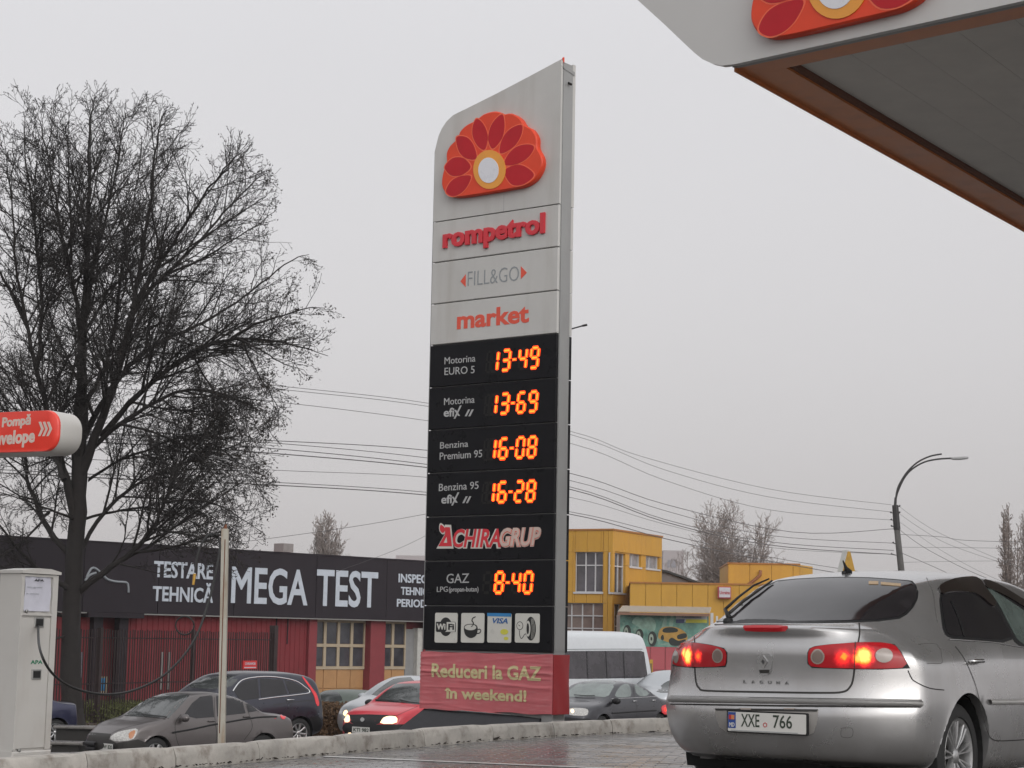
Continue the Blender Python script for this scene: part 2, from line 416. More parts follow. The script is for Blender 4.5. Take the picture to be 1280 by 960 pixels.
mb = MB(); mb.prism([(xr - .045, zr_top - .03), (xr + .0, zr_top - .045), (xr + .0, zr_top + .035)], .02, .05); mb.build('torn_flag', M_rorange, tot, fix=True)
mb = MB(); mb.tube([(xr, .13, zr_top - .24), (xr + .05, .12, zr_top - .27)], .014, 8); mb.build('drain_spout', M_gap, tot)
# front and back panels
back = [z for z in seams]
def panels(y0, y1, side):
    top = [(xl, seams[0] + .006)] + cap_outline(0.0) + [(xr, seams[0] + .006)]
    mb = MB(); mb.prism(top, y0, y1, 0); mb.build('top_panel', M_totem, tot, fix=True)
    for i in range(10):
        z1, z0 = seams[i] - .006, seams[i + 1] + .006
        mb = MB()
        if side == 0: mb.bbox(xl, xr - .004, y0, y1, z0, z1, .006)
        else: mb.box(xl, xr - .004, y0, y1, z0, z1)
        mb.build('panel', M_totem if i < 3 else M_black, tot)
panels(-.012, .022, 0); panels(DEP - .022, DEP + .03, 1)
def trim(pts, y, w, m, nm): mb = MB(); mb.tube([(x, y, z) for x, z in pts], w, 5); mb.build(nm, m, tot)
trim([(xl - .004, SF.uv(530, 812)[1])] + [(xl - .004 if i == 0 else x, z) for i, (x, z) in enumerate(out[:7])], .0, .008, M_grey, 'edge_trim')
trim(out[6:], .01, .011, mat('faded_red_trim', (.33, .14, .13), .5), 'top_edge_trim')
for sx_ in (SF.uv(631, 230)[0],):
    mb = MB(); mb.box(sx_ - .002, sx_ + .002, -.0135, -.012, seams[0] + .01, SF.uv(631, 243)[1]); mb.build('panel_seam', M_grey, tot)
Y0 = -.012
# emblem
def zz(x, y): return SF.uv(520 + x / 4.8, 50 + y / 4.8)
EO = [zz(*p) for p in ((245, 950), (205, 930), (183, 890), (180, 850), (190, 795), (208, 740), (208, 690), (228, 645), (275, 598), (288, 560), (325, 522), (385, 490), (430, 455), (490, 438), (530, 443), (548, 456), (600, 450), (650, 480), (678, 522), (720, 545), (750, 595), (752, 655), (778, 705), (784, 750), (770, 800), (735, 850), (680, 884), (600, 902), (340, 945))]
EV = [[zz(*p) for p in q] for q in (
    ((395, 490), (435, 525), (455, 590), (440, 660), (402, 645), (372, 590), (372, 530)),
    ((545, 465), (556, 530), (540, 600), (490, 655), (465, 605), (475, 540), (505, 490)),
    ((660, 528), (652, 590), (610, 650), (540, 685), (540, 630), (570, 570), (615, 535)),
    ((730, 655), (700, 710), (640, 748), (565, 755), (583, 700), (630, 655), (690, 640)),
    ((567, 790), (640, 762), (700, 785), (728, 825), (670, 872), (610, 875), (575, 835)),
    ((275, 600), (330, 597), (370, 640), (387, 715), (335, 718), (290, 680)),
    ((208, 765), (250, 722), (310, 722), (350, 770), (310, 812), (250, 822), (215, 795)),
    ((213, 915), (240, 860), (290, 832), (352, 830), (330, 890), (290, 930), (245, 942)))]
ec = zz(467, 790)
def ell(cx, cy, rx, ry, n=32): return [zz(cx + rx * cos(2 * pi * i / n), cy + ry * sin(2 * pi * i / n)) for i in range(n)]
ER, EW = ell(470, 787, 97, 117), ell(465, 792, 61, 76)
def emblem(parent, cx, cz, k, y):
    T = lambda P, g=1.0: [(cx + (x - ec[0]) * k, cz + (z - ec[1]) * k) for x, z in P]
    nm = thing if False else None
    mb = MB(); mb.prism(T(cat_(EO, 3, True)), y - .075 * k, y, .014 * k); base = mb.build('emblem', M_rorange, parent, fix=True, smooth=40)
    yy = y - .075 * k
    for q in EV:
        o = T(cat_(q, 4, True)); n = len(o); gx = sum(p[0] for p in o) / n; gz = sum(p[1] for p in o) / n; o = [(gx + (p[0] - gx) * 1.07, gz + (p[1] - gz) * 1.07) for p in o]; gx = sum(p[0] for p in o) / n; gz = sum(p[1] for p in o) / n
        big = [(gx + (p[0] - gx) * 1.09, gz + (p[1] - gz) * 1.09) for p in o]
        mb = MB(); mb.prism(big, yy - .0015, yy + .01); mb.build('petal_outline', M_rline, base, fix=True)
        mb = MB(); mb.prism(o, yy - .003, yy + .01); mb.build('petal', M_rred, base, fix=True)
    mb = MB(); mb.prism(T(ER), yy - .007, yy + .01); mb.build('yellow_ring', M_ryel, base, fix=True)
    mb = MB(); mb.prism(T(EW), yy - .011, yy + .01); mb.build('white_centre', M_rwhite, base, fix=True)
    return base
emblem(tot, ec[0], ec[1], 1.0, Y0)
def stext(st, bl, br, top, m, dep=.003, bold=0, sh=0, ref='H', par=None, y=Y0, F_=None, **k):
    F_ = F_ or SF; a = F_.uv(*bl); b = F_.uv(*br); c = F_.uv(*top)
    return text(st, a[0], b[0], a[1], c[1] - a[1], y, dep, m, par or tot, bold=bold, sh=sh, ref=ref, slope=(b[1] - a[1]) / (b[0] - a[0]), **k)
stext('rompetrol', (555.5, 310), (682.5, 290.5), (555.8, 294), M_txtred, dep=.028, bold=.05, ref='x')
stext('FILL&GO', (585.5, 358), (649.5, 351), (586, 340), M_tgrey, bold=-.012)
for q in (((576.5, 352), (583, 343), (583, 359)), ((652, 333), (659.5, 341), (652, 349))):
    mb = MB(); mb.prism(SF.poly(q), Y0 - .003, Y0); mb.build('arrow_mark', M_mark, tot, fix=True)
stext('market', (572, 411), (662, 402), (572, 396.5), M_mark, bold=.04, ref='x')
def lab(st, bl, br, top, **k): stext(st, bl, br, top, M_tlight, **k)
lab('Motorina', (556.5, 455.5), (595, 452), (557, 447)); lab('EURO 5', (556.5, 469), (594, 466.5), (557, 460))
lab('Motorina', (556, 506.5), (594, 503.5), (556, 498))
lab('Benzina', (551, 561), (586, 558.5), (551, 553)); lab('Premium 95', (550.5, 575), (603.5, 571.5), (551, 566))
lab('Benzina 95', (549.5, 614), (599, 611), (550, 605))
lab('GAZ', (559, 729), (587, 728.5), (559, 717.5)); lab('LPG', (547, 740), (560.5, 739.7), (547, 733.5)); lab('(propan-butan)', (562, 739.6), (599, 739.3), (562, 733.8), bold=.01)
for (x, y) in ((555.5, 521), (552.5, 629.5)):
    stext('efi', (x, y), (x + 13, y - .7), (x, y - 7), M_tlight, bold=.025, ref='x')
    q = [((x + 12.5, y + 2.5), (x + 14.5, y + 2.5), (x + 22.5, y - 14), (x + 20.5, y - 14)), ((x + 13, y - 8.5), (x + 15.4, y - 8.5), (x + 20.5, y - 1), (x + 18, y - 1)),
         ((x + 26.5, y - .5), (x + 28.7, y - .5), (x + 33, y - 9), (x + 30.8, y - 9)), ((x + 31, y - .5), (x + 33.2, y - .5), (x + 37.5, y - 9), (x + 35.3, y - 9))]
    for i, p in enumerate(q): mb = MB(); mb.prism(SF.poly(p), Y0 - .003 - i * .0004, Y0); mb.build('brand_stroke', M_tlight, tot, fix=True)
# LED digits
SEG = {'0': 'abcdef', '1': 'bc', '2': 'abged', '3': 'abgcd', '4': 'fgbc', '6': 'afgedc', '8': 'abcdefg', '9': 'abcdfg', '5': 'afgcd'}
def segs(w, h, th):
    m = h / 2; g = th * .42
    return {'a': ((g, h), (w - g, h)), 'd': ((g, 0), (w - g, 0)), 'g': ((g, m), (w - g, m)), 'f': ((0, m + g), (0, h - g)), 'b': ((w, m + g), (w, h - g)), 'e': ((0, g), (0, m - g)), 'c': ((w, g), (w, m - g))}
def digit(ch, x, z, w, h):
    th = w * .27; S = segs(w - th, h - th, th); m1, m2, m0 = MB(), MB(), MB()
    for k, (a, b) in S.items():
        P = [Vector((x + th / 2 + p[0] + .10 * p[1], 0, z + th / 2 + p[1])) for p in (a, b)]
        dd = (P[1] - P[0]).normalized(); nr = Vector((-dd.z, 0, dd.x)) * (th * .62)
        if k in SEG[ch]:
            o = [P[0] - dd * th * .3, P[0] + nr, P[1] + nr, P[1] + dd * th * .3, P[1] - nr, P[0] - nr]
            m1.prism([(v.x, v.z) for v in o], Y0 - .004, Y0)
            n = 4
            for i in range(n):
                c = P[0].lerp(P[1], (i + .5) / n); r = th * .34 * random.uniform(.85, 1.1)
                m2.prism([(c.x + r * cos(q * pi / 4), c.z + r * sin(q * pi / 4)) for q in range(8)], Y0 - .0055, Y0 - .003)
        else:
            nr *= .7; o = [P[0] - nr, P[0] + nr, P[1] + nr, P[1] - nr]; m0.prism([(v.x, v.z) for v in o], Y0 - .002, Y0)
    if m1.v:
        b = m1.build('led_digit', M_led, tot, fix=True); m2.build('led_dots', M_ledc, b, fix=True)
        if m0.v: m0.build('unlit_segment', M_ghost, b, fix=True)
    elif m0.v: m0.build('unlit_digit', M_ghost, tot, fix=True)
SEG[' '] = ''
for txt, ya, yb, dx in (('13-49', 435.5, 464, 0), ('13-69', 490, 518, -.8), ('16-08', 546, 574.5, -1.2), ('16-28', 600.5, 629, -1.7), (' 8-40', 713.5, 743, -3.2)):
    dx -= .9
    z1 = SF.uv(642, ya)[1]; z0 = SF.uv(642, yb)[1]
    for ch, (a, b) in zip(txt, ((607.5, 621), (622.5, 636), (637.5, 643), (644, 657), (658.5, 672))):
        a += dx; b += dx
        xa, xb = SF.uv(a, 700)[0], SF.uv(b, 700)[0]
        if ch == '-':
            zm = (z0 + z1) / 2; mb = MB(); mb.prism([(xa, zm - .016), (xb, zm - .016), (xb, zm + .016), (xa, zm + .016)], Y0 - .004, Y0); b_ = mb.build('led_dash', M_led, tot, fix=True)
            mb = MB(); mb.prism([(xa + .01, zm - .008), (xb - .01, zm - .008), (xb - .01, zm + .008), (xa + .01, zm + .008)], Y0 - .0055, Y0 - .003); mb.build('led_dots', M_ledc, b_, fix=True)
        else: digit(ch, xa, z0, xb - xa - .012, z1 - z0)
    if txt != '13-49' or True:
        xa = SF.uv(603 + dx, 700)[0]; digit(' ', xa, z0, .10, z1 - z0) if txt[0] != ' ' else None
# sponsor panel, layered outline lettering
def lay(st, bl, br, top, layers, sh=.22):
    for i, (b, m) in enumerate(layers):
        g = (layers[0][0] - b) * 8
        stext(st, (bl[0] + g * .0, bl[1]), br, top, m, dep=.003 + .002 * i, bold=b, sh=sh)
M_cream = mat('letter_cream', (.62, .48, .42), .4)
lay('CHIRA', (567, 683.5), (627, 683.5), (567, 661.5), ((.095, M_white), (.03, M_txtred)))
lay('GRUP', (625.5, 682.5), (677, 681), (626, 660.5), ((.09, M_cream), (.055, M_mark), (.03, M_cream)))
for g, m, y in ((1.0, M_white, .004), (.80, M_txtred, .007)):
    tri = [(530 + x / 7.53, 640 + y_ / 7.53) for x, y_ in ((125, 345), (205, 205), (205, 120), (262, 122), (285, 345))]
    cx = sum(p[0] for p in tri) / 5; cy = sum(p[1] for p in tri) / 5 + 1
    mb = MB(); mb.prism(SF.poly([(cx + (p[0] - cx) * g, cy + (p[1] - cy) * g) for p in tri]), Y0 - y, Y0); mb.build('sponsor_initial', m, tot, fix=True)
mb = MB(); mb.prism(SF.poly([(530 + x / 7.53, 640 + y_ / 7.53) for x, y_ in ((195, 290), (222, 235), (228, 290))]), Y0 - .0085, Y0); mb.build('sponsor_cutout', M_white, tot, fix=True)
for g, m, y in ((1.0, M_white, .005), (.72, M_txtred, .008)):
    lf = [(530 + x / 7.53, 640 + y_ / 7.53) for x, y_ in ((168, 105), (215, 150), (212, 190), (185, 212), (155, 180), (152, 130))]
    cx = sum(p[0] for p in lf) / 6; cy = sum(p[1] for p in lf) / 6
    mb = MB(); mb.prism(cat_(SF.poly([(cx + (p[0] - cx) * g, cy + (p[1] - cy) * g) for p in lf]), 3, True), Y0 - y, Y0); mb.build('sponsor_leaf', m, tot, fix=True)
# icon tiles
def rrect(x0, x1, z0, z1, r, n=4):
    o = []
    for cx, cz, a0 in ((x1 - r, z1 - r, 0), (x0 + r, z1 - r, 90), (x0 + r, z0 + r, 180), (x1 - r, z0 + r, 270)):
        o += [(cx + r * cos(R_(a0 + 90 * i / n)), cz + r * sin(R_(a0 + 90 * i / n))) for i in range(n + 1)]
    return o
def K(x, y): return SF.uv(530 + x / 7.53, 750 + y / 7.53)
tiles = []
for x0, x1 in ((108, 326), (355, 578), (603, 833), (863, 1098)):
    a = K(x0, 400); b = K(x1, 120 + (x1 - 100) * .008)
    mb = MB(); mb.prism(rrect(a[0], b[0], a[1], b[1], .02), Y0 - .006, Y0); tiles.append(mb.build('icon_tile', M_white, tot, fix=True))
def kp_(t, pts, m, y=.008, nm='icon', sm=0):
    P = [K(*p) for p in pts]
    if sm: P = cat_(P, 4, True)
    mb = MB(); mb.prism(P, Y0 - y, Y0 - .004); mb.build(nm, m, tiles[t], fix=True)
def kc(t, cx, cy, rx, ry, m, y=.008, nm='icon', n=24): kp_(t, [(cx + rx * cos(2 * pi * i / n), cy + ry * sin(2 * pi * i / n)) for i in range(n)], m, y, nm)
def ks(t, pts, wd, m, y=.008, nm='icon_stroke'):
    mb = MB(); mb.tube([(K(*p)[0], Y0 - y + .002, K(*p)[1]) for p in cat_(pts, 4)], wd, 5); mb.build(nm, m, tiles[t])
kc(0, 215, 252, 58, 88, M_ink); kp_(0, [(125, 205), (300, 205), (308, 215), (308, 300), (225, 305), (130, 300), (122, 290), (122, 215)], M_ink, .009)
kp_(0, [(225, 208), (300, 208), (304, 216), (303, 298), (212, 300), (224, 285)], M_white, .010)
stext('Wi', (530 + 130 / 7.53, 750 + 276 / 7.53), (530 + 213 / 7.53, 750 + 277 / 7.53), (530 + 130 / 7.53, 750 + 222 / 7.53), M_white, bold=.04, par=tiles[0], y=Y0 - .009)
stext('Fi', (530 + 240 / 7.53, 750 + 278 / 7.53), (530 + 294 / 7.53, 750 + 279 / 7.53), (530 + 240 / 7.53, 750 + 224 / 7.53), M_ink, bold=.04, par=tiles[0], y=Y0 - .010)
kp_(1, [(385, 265), (395, 320), (420, 348), (450, 358), (480, 350), (505, 325), (515, 270), (500, 235), (450, 225), (400, 235)], M_ink, .008, sm=1)
kc(1, 448, 258, 55, 27, M_white, .0095); ks(1, [(510, 280), (535, 275), (545, 292), (530, 312), (505, 315)], .006, M_ink)
ks(1, [(495, 158), (470, 170), (462, 195), (475, 215), (470, 240), (455, 250)], .006, M_ink, .010)
kp_(2, [(605, 122), (830, 126), (831, 158), (604, 152)], M_blue)
stext('VISA', (530 + 655 / 7.53, 750 + 218 / 7.53), (530 + 798 / 7.53, 750 + 221 / 7.53), (530 + 655 / 7.53, 750 + 170 / 7.53), M_vblue, bold=.03, sh=.25, par=tiles[2], y=Y0 - .006)
kc(2, 765, 300, 37, 27, M_pyel); kc(2, 782, 362, 22, 16, M_pyel)
kc(3, 1015, 270, 48, 112, M_ink); kc(3, 990, 270, 22, 75, M_white, .0095)
kc(3, 988, 270, 12, 52, M_ink, .0105)
for dx in (28, 40, 52): ks(3, [(1000 + dx * .7, 175), (1000 + dx, 270), (1000 + dx * .7, 368)], .0018, M_white, .011)
kc(3, 912, 242, 31, 40, M_ink, .008); kc(3, 912, 242, 26, 34, M_white, .0095); ks(3, [(908, 285), (910, 330), (925, 362), (940, 350), (955, 325), (972, 320)], .004, M_ink); ks(3, [(915, 245), (900, 235)], .004, M_ink, .011)
# banner round the foot: wrinkled sheet
bx0, bx1 = SF.uv(528.3, 850)[0], xr + .03; bz1 = SF.uv(528.5, 814.5)[1]; bz0 = SF.uv(600, 889)[1]
mb = MB(); nx, nz = 90, 60; random.seed(2)
wr = [(random.uniform(bz0, bz1), random.uniform(-.10, .10), random.uniform(.006, .016), random.uniform(.003, .008), random.choice((bx0, bx1, random.uniform(bx0, bx1))), random.uniform(.25, .7)) for _ in range(30)]
for j in range(nz + 1):
    for i in range(nx + 1):
        x = bx0 + (bx1 - bx0) * i / nx; z = bz0 + (bz1 - bz0) * j / nz + .006 * sin(i * .23) * (1 if j in (0, nz) else .4)
        y = -.045
        for zc, sl_, w_, a_, xc, wx in wr: y -= a_ * math.exp(-((z - zc - sl_ * (x - xc)) / w_) ** 2 - ((x - xc) / wx) ** 2)
        x2 = x - (.008 * abs(sin(j * .7)) if i == 0 else 0)
        mb.v.append((x2, y if 0 < i < nx else -.04, z))
for j in range(nz):
    for i in range(nx): a = j * (nx + 1) + i; mb.f.append((a, a + 1, a + nx + 2, a + nx + 1)); mb.m.append(0)
banner = mb.build('promotion_banner', M_ban, None, smooth=True, label='red vinyl banner with yellow lettering wrapped round the foot of the price sign', cat='banner')
banner.location = O; banner.rotation_euler = (0, 0, SA)
mb = MB(); mb.prism([(bx0, bz0 + .01), (bx1, bz0 + .01), (bx1, bz1), (bx0, bz1)], -.028, -.02); mb.build('backing_sheet', M_bans, banner, fix=True)
mb = MB(); zb_ = bz0
for j in range(11):
    for i in range(7):
        y = -.028 + (DEP + .075) * i / 6; mb.v.append((bx1 + .012 * sin(i * 1.3 + j * .5) * .5 - .001 - (.01 if i in (0, 6) else 0), y, zb_ + (bz1 - zb_) * j / 10))
for j in range(10):
    for i in range(6): a = j * 7 + i; mb.f.append((a, a + 1, a + 8, a + 7)); mb.m.append(0)
mb.build('side_fold', M_bans, banner, smooth=True)
def btext(st, bl, br, top):
    a = SF.uv(*bl, off=-.06); b = SF.uv(*br, off=-.06); c = SF.uv(*top, off=-.06)
    o = text(st, a[0], b[0], a[1], c[1] - a[1], -.061, .004, M_bant, banner, bold=.04, ref='H', slope=(b[1] - a[1]) / (b[0] - a[0]))
    me = o.data; bm = bmesh.new(); bm.from_mesh(me); bmesh.ops.triangulate(bm, faces=bm.faces)
    for _ in range(4):
        le = [e for e in bm.edges if e.calc_length() > .025]
        if le: bmesh.ops.subdivide_edges(bm, edges=le, cuts=1); bmesh.ops.triangulate(bm, faces=[f for f in bm.faces if len(f.verts) > 3])
    bm.to_mesh(me); bm.free()
    for v in me.vertices:
        y = -.045; x, z = v.co.x, v.co.z
        for zc, sl_, w_, a_, xc, wx in wr: y -= a_ * math.exp(-((z - zc - sl_ * (x - xc)) / w_) ** 2 - ((x - xc) / wx) ** 2)
        v.co.y = y - .006 + (v.co.y + .061) * .01
btext('Reduceri la GAZ', (539, 845.5), (676, 850.5), (539, 829)); btext('în weekend!', (555, 872.5), (657.5, 877), (555, 859))
# footing wedge wrapped in black sheet, and grey base plate
ft = thing('sign_footing', 'black sheeted sloping footing under the price sign', 'footing', O, SA)
x0 = SF.uv(497, 905)[0]
mb = MB()
top = [(bx0 + .05, -.02, bz0 - .0), (xr - .15, -.02, bz0 - .05), (xr - .15, DEP, bz0 - .05), (bx0 + .05, DEP, bz0)]
bot = [(x0 - .2, -.38, -.4), (xr + .02, -.4, -.4), (xr + .02, DEP + .2, -.9), (x0 - .2, DEP + .2, -.9)]
mb.add(top + bot, [(0, 1, 2, 3), (4, 5, 1, 0), (5, 6, 2, 1), (6, 7, 3, 2), (7, 4, 0, 3)]); mb.build('black_sheet', M_foot, ft, fix=True)
mb = MB(); mb.box(xr - .14, xr + .0, .0, DEP - .01, -.8, bz0 + .06); mb.build('base_plate', M_grey, ft)

# ---------------------------------------------------------------- canopy
cu = Vector((.758, -.652, 0)).normalized(); CA = atan2(cu.y, cu.x)
CO = at(910, 82, 12.5); CF = Frame(CO, CA); 
can = thing('station_canopy', 'white fascia canopy with orange soffit trim over the forecourt, upper right', 'canopy', CO, CA)
fo = CF.poly([(760, -34), (797, 0), (830, 30), (852, 51), (868, 66), (878, 74), (890, 79.5), (902, 82)]) + [(.05, .0), (.3, .0)]
zf = 0.0
pts = [(x, z) for x, z in fo] + [(9, 0), (9, 1.6), (fo[0][0], fo[0][1] + .4)]
mb = MB(); mb.prism(pts, -.0, .05); mb.build('fascia_panel', M_fasc, can, fix=True)
va = 1600 / 2350; vd = Vector((va, 1, 0)).normalized(); lx, ly = vd.dot(CF.u), vd.dot(CF.n)
def soff(a, b, z0, z1, m, nm):      # strip: a,b = (u, depth) pairs polygon
    mb = MB(); mb.add([(x, y, z0) for x, y in a] + [(x, y, z1) for x, y in a], [tuple(range(len(a)))[::-1], tuple(range(len(a), 2 * len(a)))] + [(i, (i + 1) % len(a), len(a) + (i + 1) % len(a), len(a) + i) for i in range(len(a))]); return mb.build(nm, m, can, fix=True)
k = lx / ly; D_ = 26
def E(x, y): return (x + k * y, y)
soff([(.0, .055), (9, .055), (9, .09), (.03, .09)], 0, -.0, .1, M_grey, 'gutter_strip')
soff([E(.0, .09), (9, .09), (9, .32), E(.0, .32)], 0, .012, .10, M_orange, 'front_trim')
soff([E(0, .321), E(.30, .321), E(.30, D_), E(0, D_)], 0, .012, .10, M_orange, 'side_trim')
soff([E(.301, .321), E(.335, .321), E(.335, D_), E(.301, D_)], 0, .03, .10, mat('lip_brown', (.16, .06, .03), .6), 'side_trim_lip')
soff([E(-.0, .09), E(.012, .09), E(.012, D_), E(-.0, D_)], 0, -.02, .011, M_orange, 'edge_lip')
sp = soff([E(.33, .322), (9, .322), (9 + k * D_, D_), E(.33, D_)], 0, .075, .16, M_gap, 'soffit_backing')
nst = 22
for i in range(nst):                       # soffit boards
    a = .34 + i * .4; 
    soff([E(a, .33), E(a + .397, .33), E(a + .397, D_), E(a, D_)], 0, .068, .074, M_ceil, 'soffit_board')
soff([E(0, .2), (9, .2), (9 + k * D_, D_), E(0, D_)], 0, .17, .3, M_grey, 'roof_deck')
s1 = CF.uv(945, 5); s0 = CF.uv(1053, -12)
kk = (s0[0] - s1[0]) / (ec[0] - min(p[0] for p in EO)); print('emblem scale', kk)
emblem(can, s0[0], s0[1], kk, -.0)
# unseen columns that carry it, off to the right
for yy in (4.0, 12.0):
    mb = MB(); P = E(4.6, yy); mb.box(P[0] - .2, P[0] + .2, P[1] - .2, P[1] + .2, -CO.z, .1)
    if yy > 100: mb.build('column', M_grey, can)

# ---------------------------------------------------------------- water and air cabinet
AF = Frame(onz(15, 948, .105), atan2(.86, .5))
apa = thing('service_cabinet', 'white metal water cabinet with taped notice, two sockets and green lettering', 'cabinet', AF.O, AF.a)
H = 1.27; wA = .35; dA = .2
mb = MB(); mb.box(0, wA, 0.012, dA, .045, H - .03); mb.build('housing', M_apa, apa)
mb = MB(); mb.bbox(-.012, wA + .008, -.014, dA + .01, 0, .045, .01); mb.build('plinth', M_apa, apa)
mb = MB(); mb.prism([(-.012, H - .03), (wA + .012, H - .03), (wA + .012, H - .012), (wA * .75, H + .006), (wA * .4, H + .008), (-.012, H - .01)], -.02, dA + .01); mb.build('curved_cap', M_apa, apa, fix=True)
mb = MB(); mb.bbox(.02, wA - .052, 0, .012, .06, .94, .003); mb.build('lower_door', M_apa, apa)
for a, b, c, d in ((0, .028, .955, H - .035), (wA - .05, wA - .0, .05, H - .035), (.028, wA - .05, .955, .972), (.028, wA - .05, H - .05, H - .035), (0, .019, .05, .955)):
    mb = MB(); mb.box(a, b, .0 - .006, .012, c, d); mb.build('frame_rail', M_apa, apa)
mb = MB()
for i in range(9):
    for j in range(9): mb.v.append((.04 + .25 * i / 8, .004 + .005 * sin(i * 1.7 + j * .9) - (.003 if j == 0 else 0), .985 + .235 * j / 8))
for i in range(8):
    for j in range(8): mb.f.append((i * 9 + j, (i + 1) * 9 + j, (i + 1) * 9 + j + 1, i * 9 + j + 1)); mb.m.append(0)
pp = mb.build('notice_sheet', M_paper, apa, smooth=True)
text('APA', .12, .21, 1.19, .014, -.004, .001, M_ink, pp, bold=.03)
text('apa gratis', .05, .20, 1.145, .008, -.004, .001, M_tgrey, pp); text('la cerere', .05, .17, 1.10, .008, -.004, .001, M_tgrey, pp)
text('APA', AF.uv(38, 830)[0], AF.uv(53, 829)[0], AF.uv(38, 830)[1], .026, -.001, .001, mat('print_green', (.01, .16, .08), .5), apa, bold=.03)
for (x, y) in ((48.5, 778), (45, 843)):
    s = AF.uv(x, y); q = MB(); q.bbox(s[0] - .045, s[0] + .045, -.008, .002, s[1] - .034, s[1] + .034, .003); b_ = q.build('socket_plate', M_steel, apa)
    q = MB(); q.box(s[0] - .033, s[0] + .033, -.0095, -.008, s[1] - .023, s[1] + .023); q.build('socket_opening', M_ink, b_)
for (x, y) in ((32.5, 764), (23, 938)):
    s = AF.uv(x, y); q = MB(); q.lathe([(.012, 0), (.012, -.012), (.006, -.016), (0, -.016)], (s[0], 0, s[1]), 'y', 12); q.build('lock', M_steel, apa, smooth=40)
q = MB(); s = AF.uv(66, 768); q.box(s[0] - .014, s[0] + .014, -.0012, 0, s[1] - .04, s[1] + .03); q.build('peeled_sticker', mat('sticker_residue', (.42, .34, .31), .6), apa)
# hose from the cabinet to the hook by the post
hy = lambda px, py, Y: at(px, py, Y)
P0 = AF.W(AF.uv(46, 782)[0], -.012, AF.uv(46, 782)[1])
hp = [P0, hy(50, 812, 11.95), hy(64, 840, 12.0), hy(90, 859, 12.2), hy(130, 868, 12.5), hy(170, 862, 12.8), hy(210, 840, 13.1), hy(243, 800, 13.3), hy(262, 748, 13.4), hy(272, 705, 13.45), hy(275, 680, 13.5), hy(270, 670, 13.52), hy(262, 668, 13.5), hy(252, 680, 13.48), hy(246, 700, 13.46), hy(244, 716, 13.45)]
q = MB(); q.tube([Vector(p) for p in cat_(hp, 8)], .0085, 8)
hose = q.build('air_hose', M_hose, None, smooth=True, label='black rubber hose sagging from the white cabinet up to a hook by the post', cat='hose')
q = MB(); q.tube([hy(243.5, 717, 13.45), hy(241.5, 731, 13.45)], [.012, .009], 8); q.build('brass_nozzle', mat('brass', (.6, .35, .08), .35, metal=.8), hose)
q = MB(); q.tube([hy(231 + 11.5 * cos(a), 782 + 11.5 * sin(a), 13.2 + .02 * a / 6) for a in [2 * pi * i / 24 for i in range(25)]], .006, 6); q.build('hose_loop', M_hose, hose, smooth=True)
q = MB(); q.tube([hy(262 + 1.2 * i, 669 + 2.2 * sin(i * 2.2), 13.5 + .012 * cos(i * 2.2)) for i in range(10)], .009, 6); q.build('hook_spring', M_hose, hose, smooth=True)
# white post
pb = onz(277, 933, .105); q = thing('marker_post', 'slim rusty white square post rising behind the kerb', 'post', pb)
tp = at(281.5, 661, pb.y) - pb; m_ = MB(); w_ = .026
m_.add([(x * w_, y * w_, 0) for x, y in ((-1, -1), (1, -1), (1, 1), (-1, 1))] + [(tp.x + x * w_, tp.y + y * w_, tp.z) for x, y in ((-1, -1), (1, -1), (1, 1), (-1, 1))], [(3, 2, 1, 0), (4, 5, 6, 7), (0, 1, 5, 4), (1, 2, 6, 5), (2, 3, 7, 6), (3, 0, 4, 7)])
m_.build('shaft', M_post, q)
m_ = MB(); m_.tube([(tp.x, tp.y, tp.z - .01), (tp.x + .004, tp.y, tp.z + .035)], [.02, .006], 8); m_.build('finial', mat('rust', (.16, .06, .03), .9), q)
m_ = MB(); m_.tube([(tp.x * .5 + .002, tp.y * .5 - w_ - .001, .1), (tp.x * .95 + .004, tp.y - w_ - .001, tp.z * .95)], .0035, 4); m_.build('weld_seam', mat('rust', (.16, .06, .03), .9), q)
# air pump sign
PF = Frame(at(76, 540, 11.6), atan2(-.42, .907))
ps = thing('air_pump_sign', 'red and white capsule sign reading Pompa anvelope at the left edge', 'sign', PF.O, PF.a)
zt, zb2 = PF.uv(60, 512.5)[1], PF.uv(60, 567)[1]; hh = (zt - zb2)
def stad(x0, x1, z0, z1, r): return rrect(x0, x1, z0, z1, r, 8)
m_ = MB(); m_.prism(stad(-1.3, .0, zb2 + .006, zt, hh * .42), 0, .21, .02); m_.build('housing', M_apa, ps, fix=True, smooth=50)
xe = 0.0
m_ = MB(); m_.prism(stad(-1.3, -.005, zb2 + .012, zt - .003, hh * .36), -.02, .002, .012); m_.build('red_face', mat('sign_red', (.78, .05, .03), .35, coat=.3), ps, fix=True, smooth=50)
for st, bl, br, tp_ in (('Pompă', (5, 534), (41, 530.5), (5, 522.5)), ('anvelope', (-11, 557), (46, 552.5), (-11, 546))):
    stext(st, bl, br, tp_, mat('sign_lettering', (.62, .50, .44), .5), dep=.002, bold=.05, ref='H' if st[0] == 'P' else 'x', par=ps, y=-.02, F_=PF, sh=.05)
for i in range(3):
    x = 51 + i * 5.2; o = PF.poly([(x, 528), (x + 3, 527.5), (x + 6.5, 536.5), (x + 2.2, 545.5), (x - .8, 545.8), (x + 3.2, 536.8)])
    for q4 in ((0, 1, 2, 5), (5, 2, 3, 4)): m_ = MB(); m_.prism([o[t_] for t_ in q4], -.022, -.02); m_.build('chevron', MATS['sign_lettering'], ps, fix=True)
m_ = MB(); m_.tube([(-1.2, .13, zb2), (-1.2, .13, .105 - PF.O.z)], .05, 12); m_.build('pole', M_grey, ps, smooth=True)
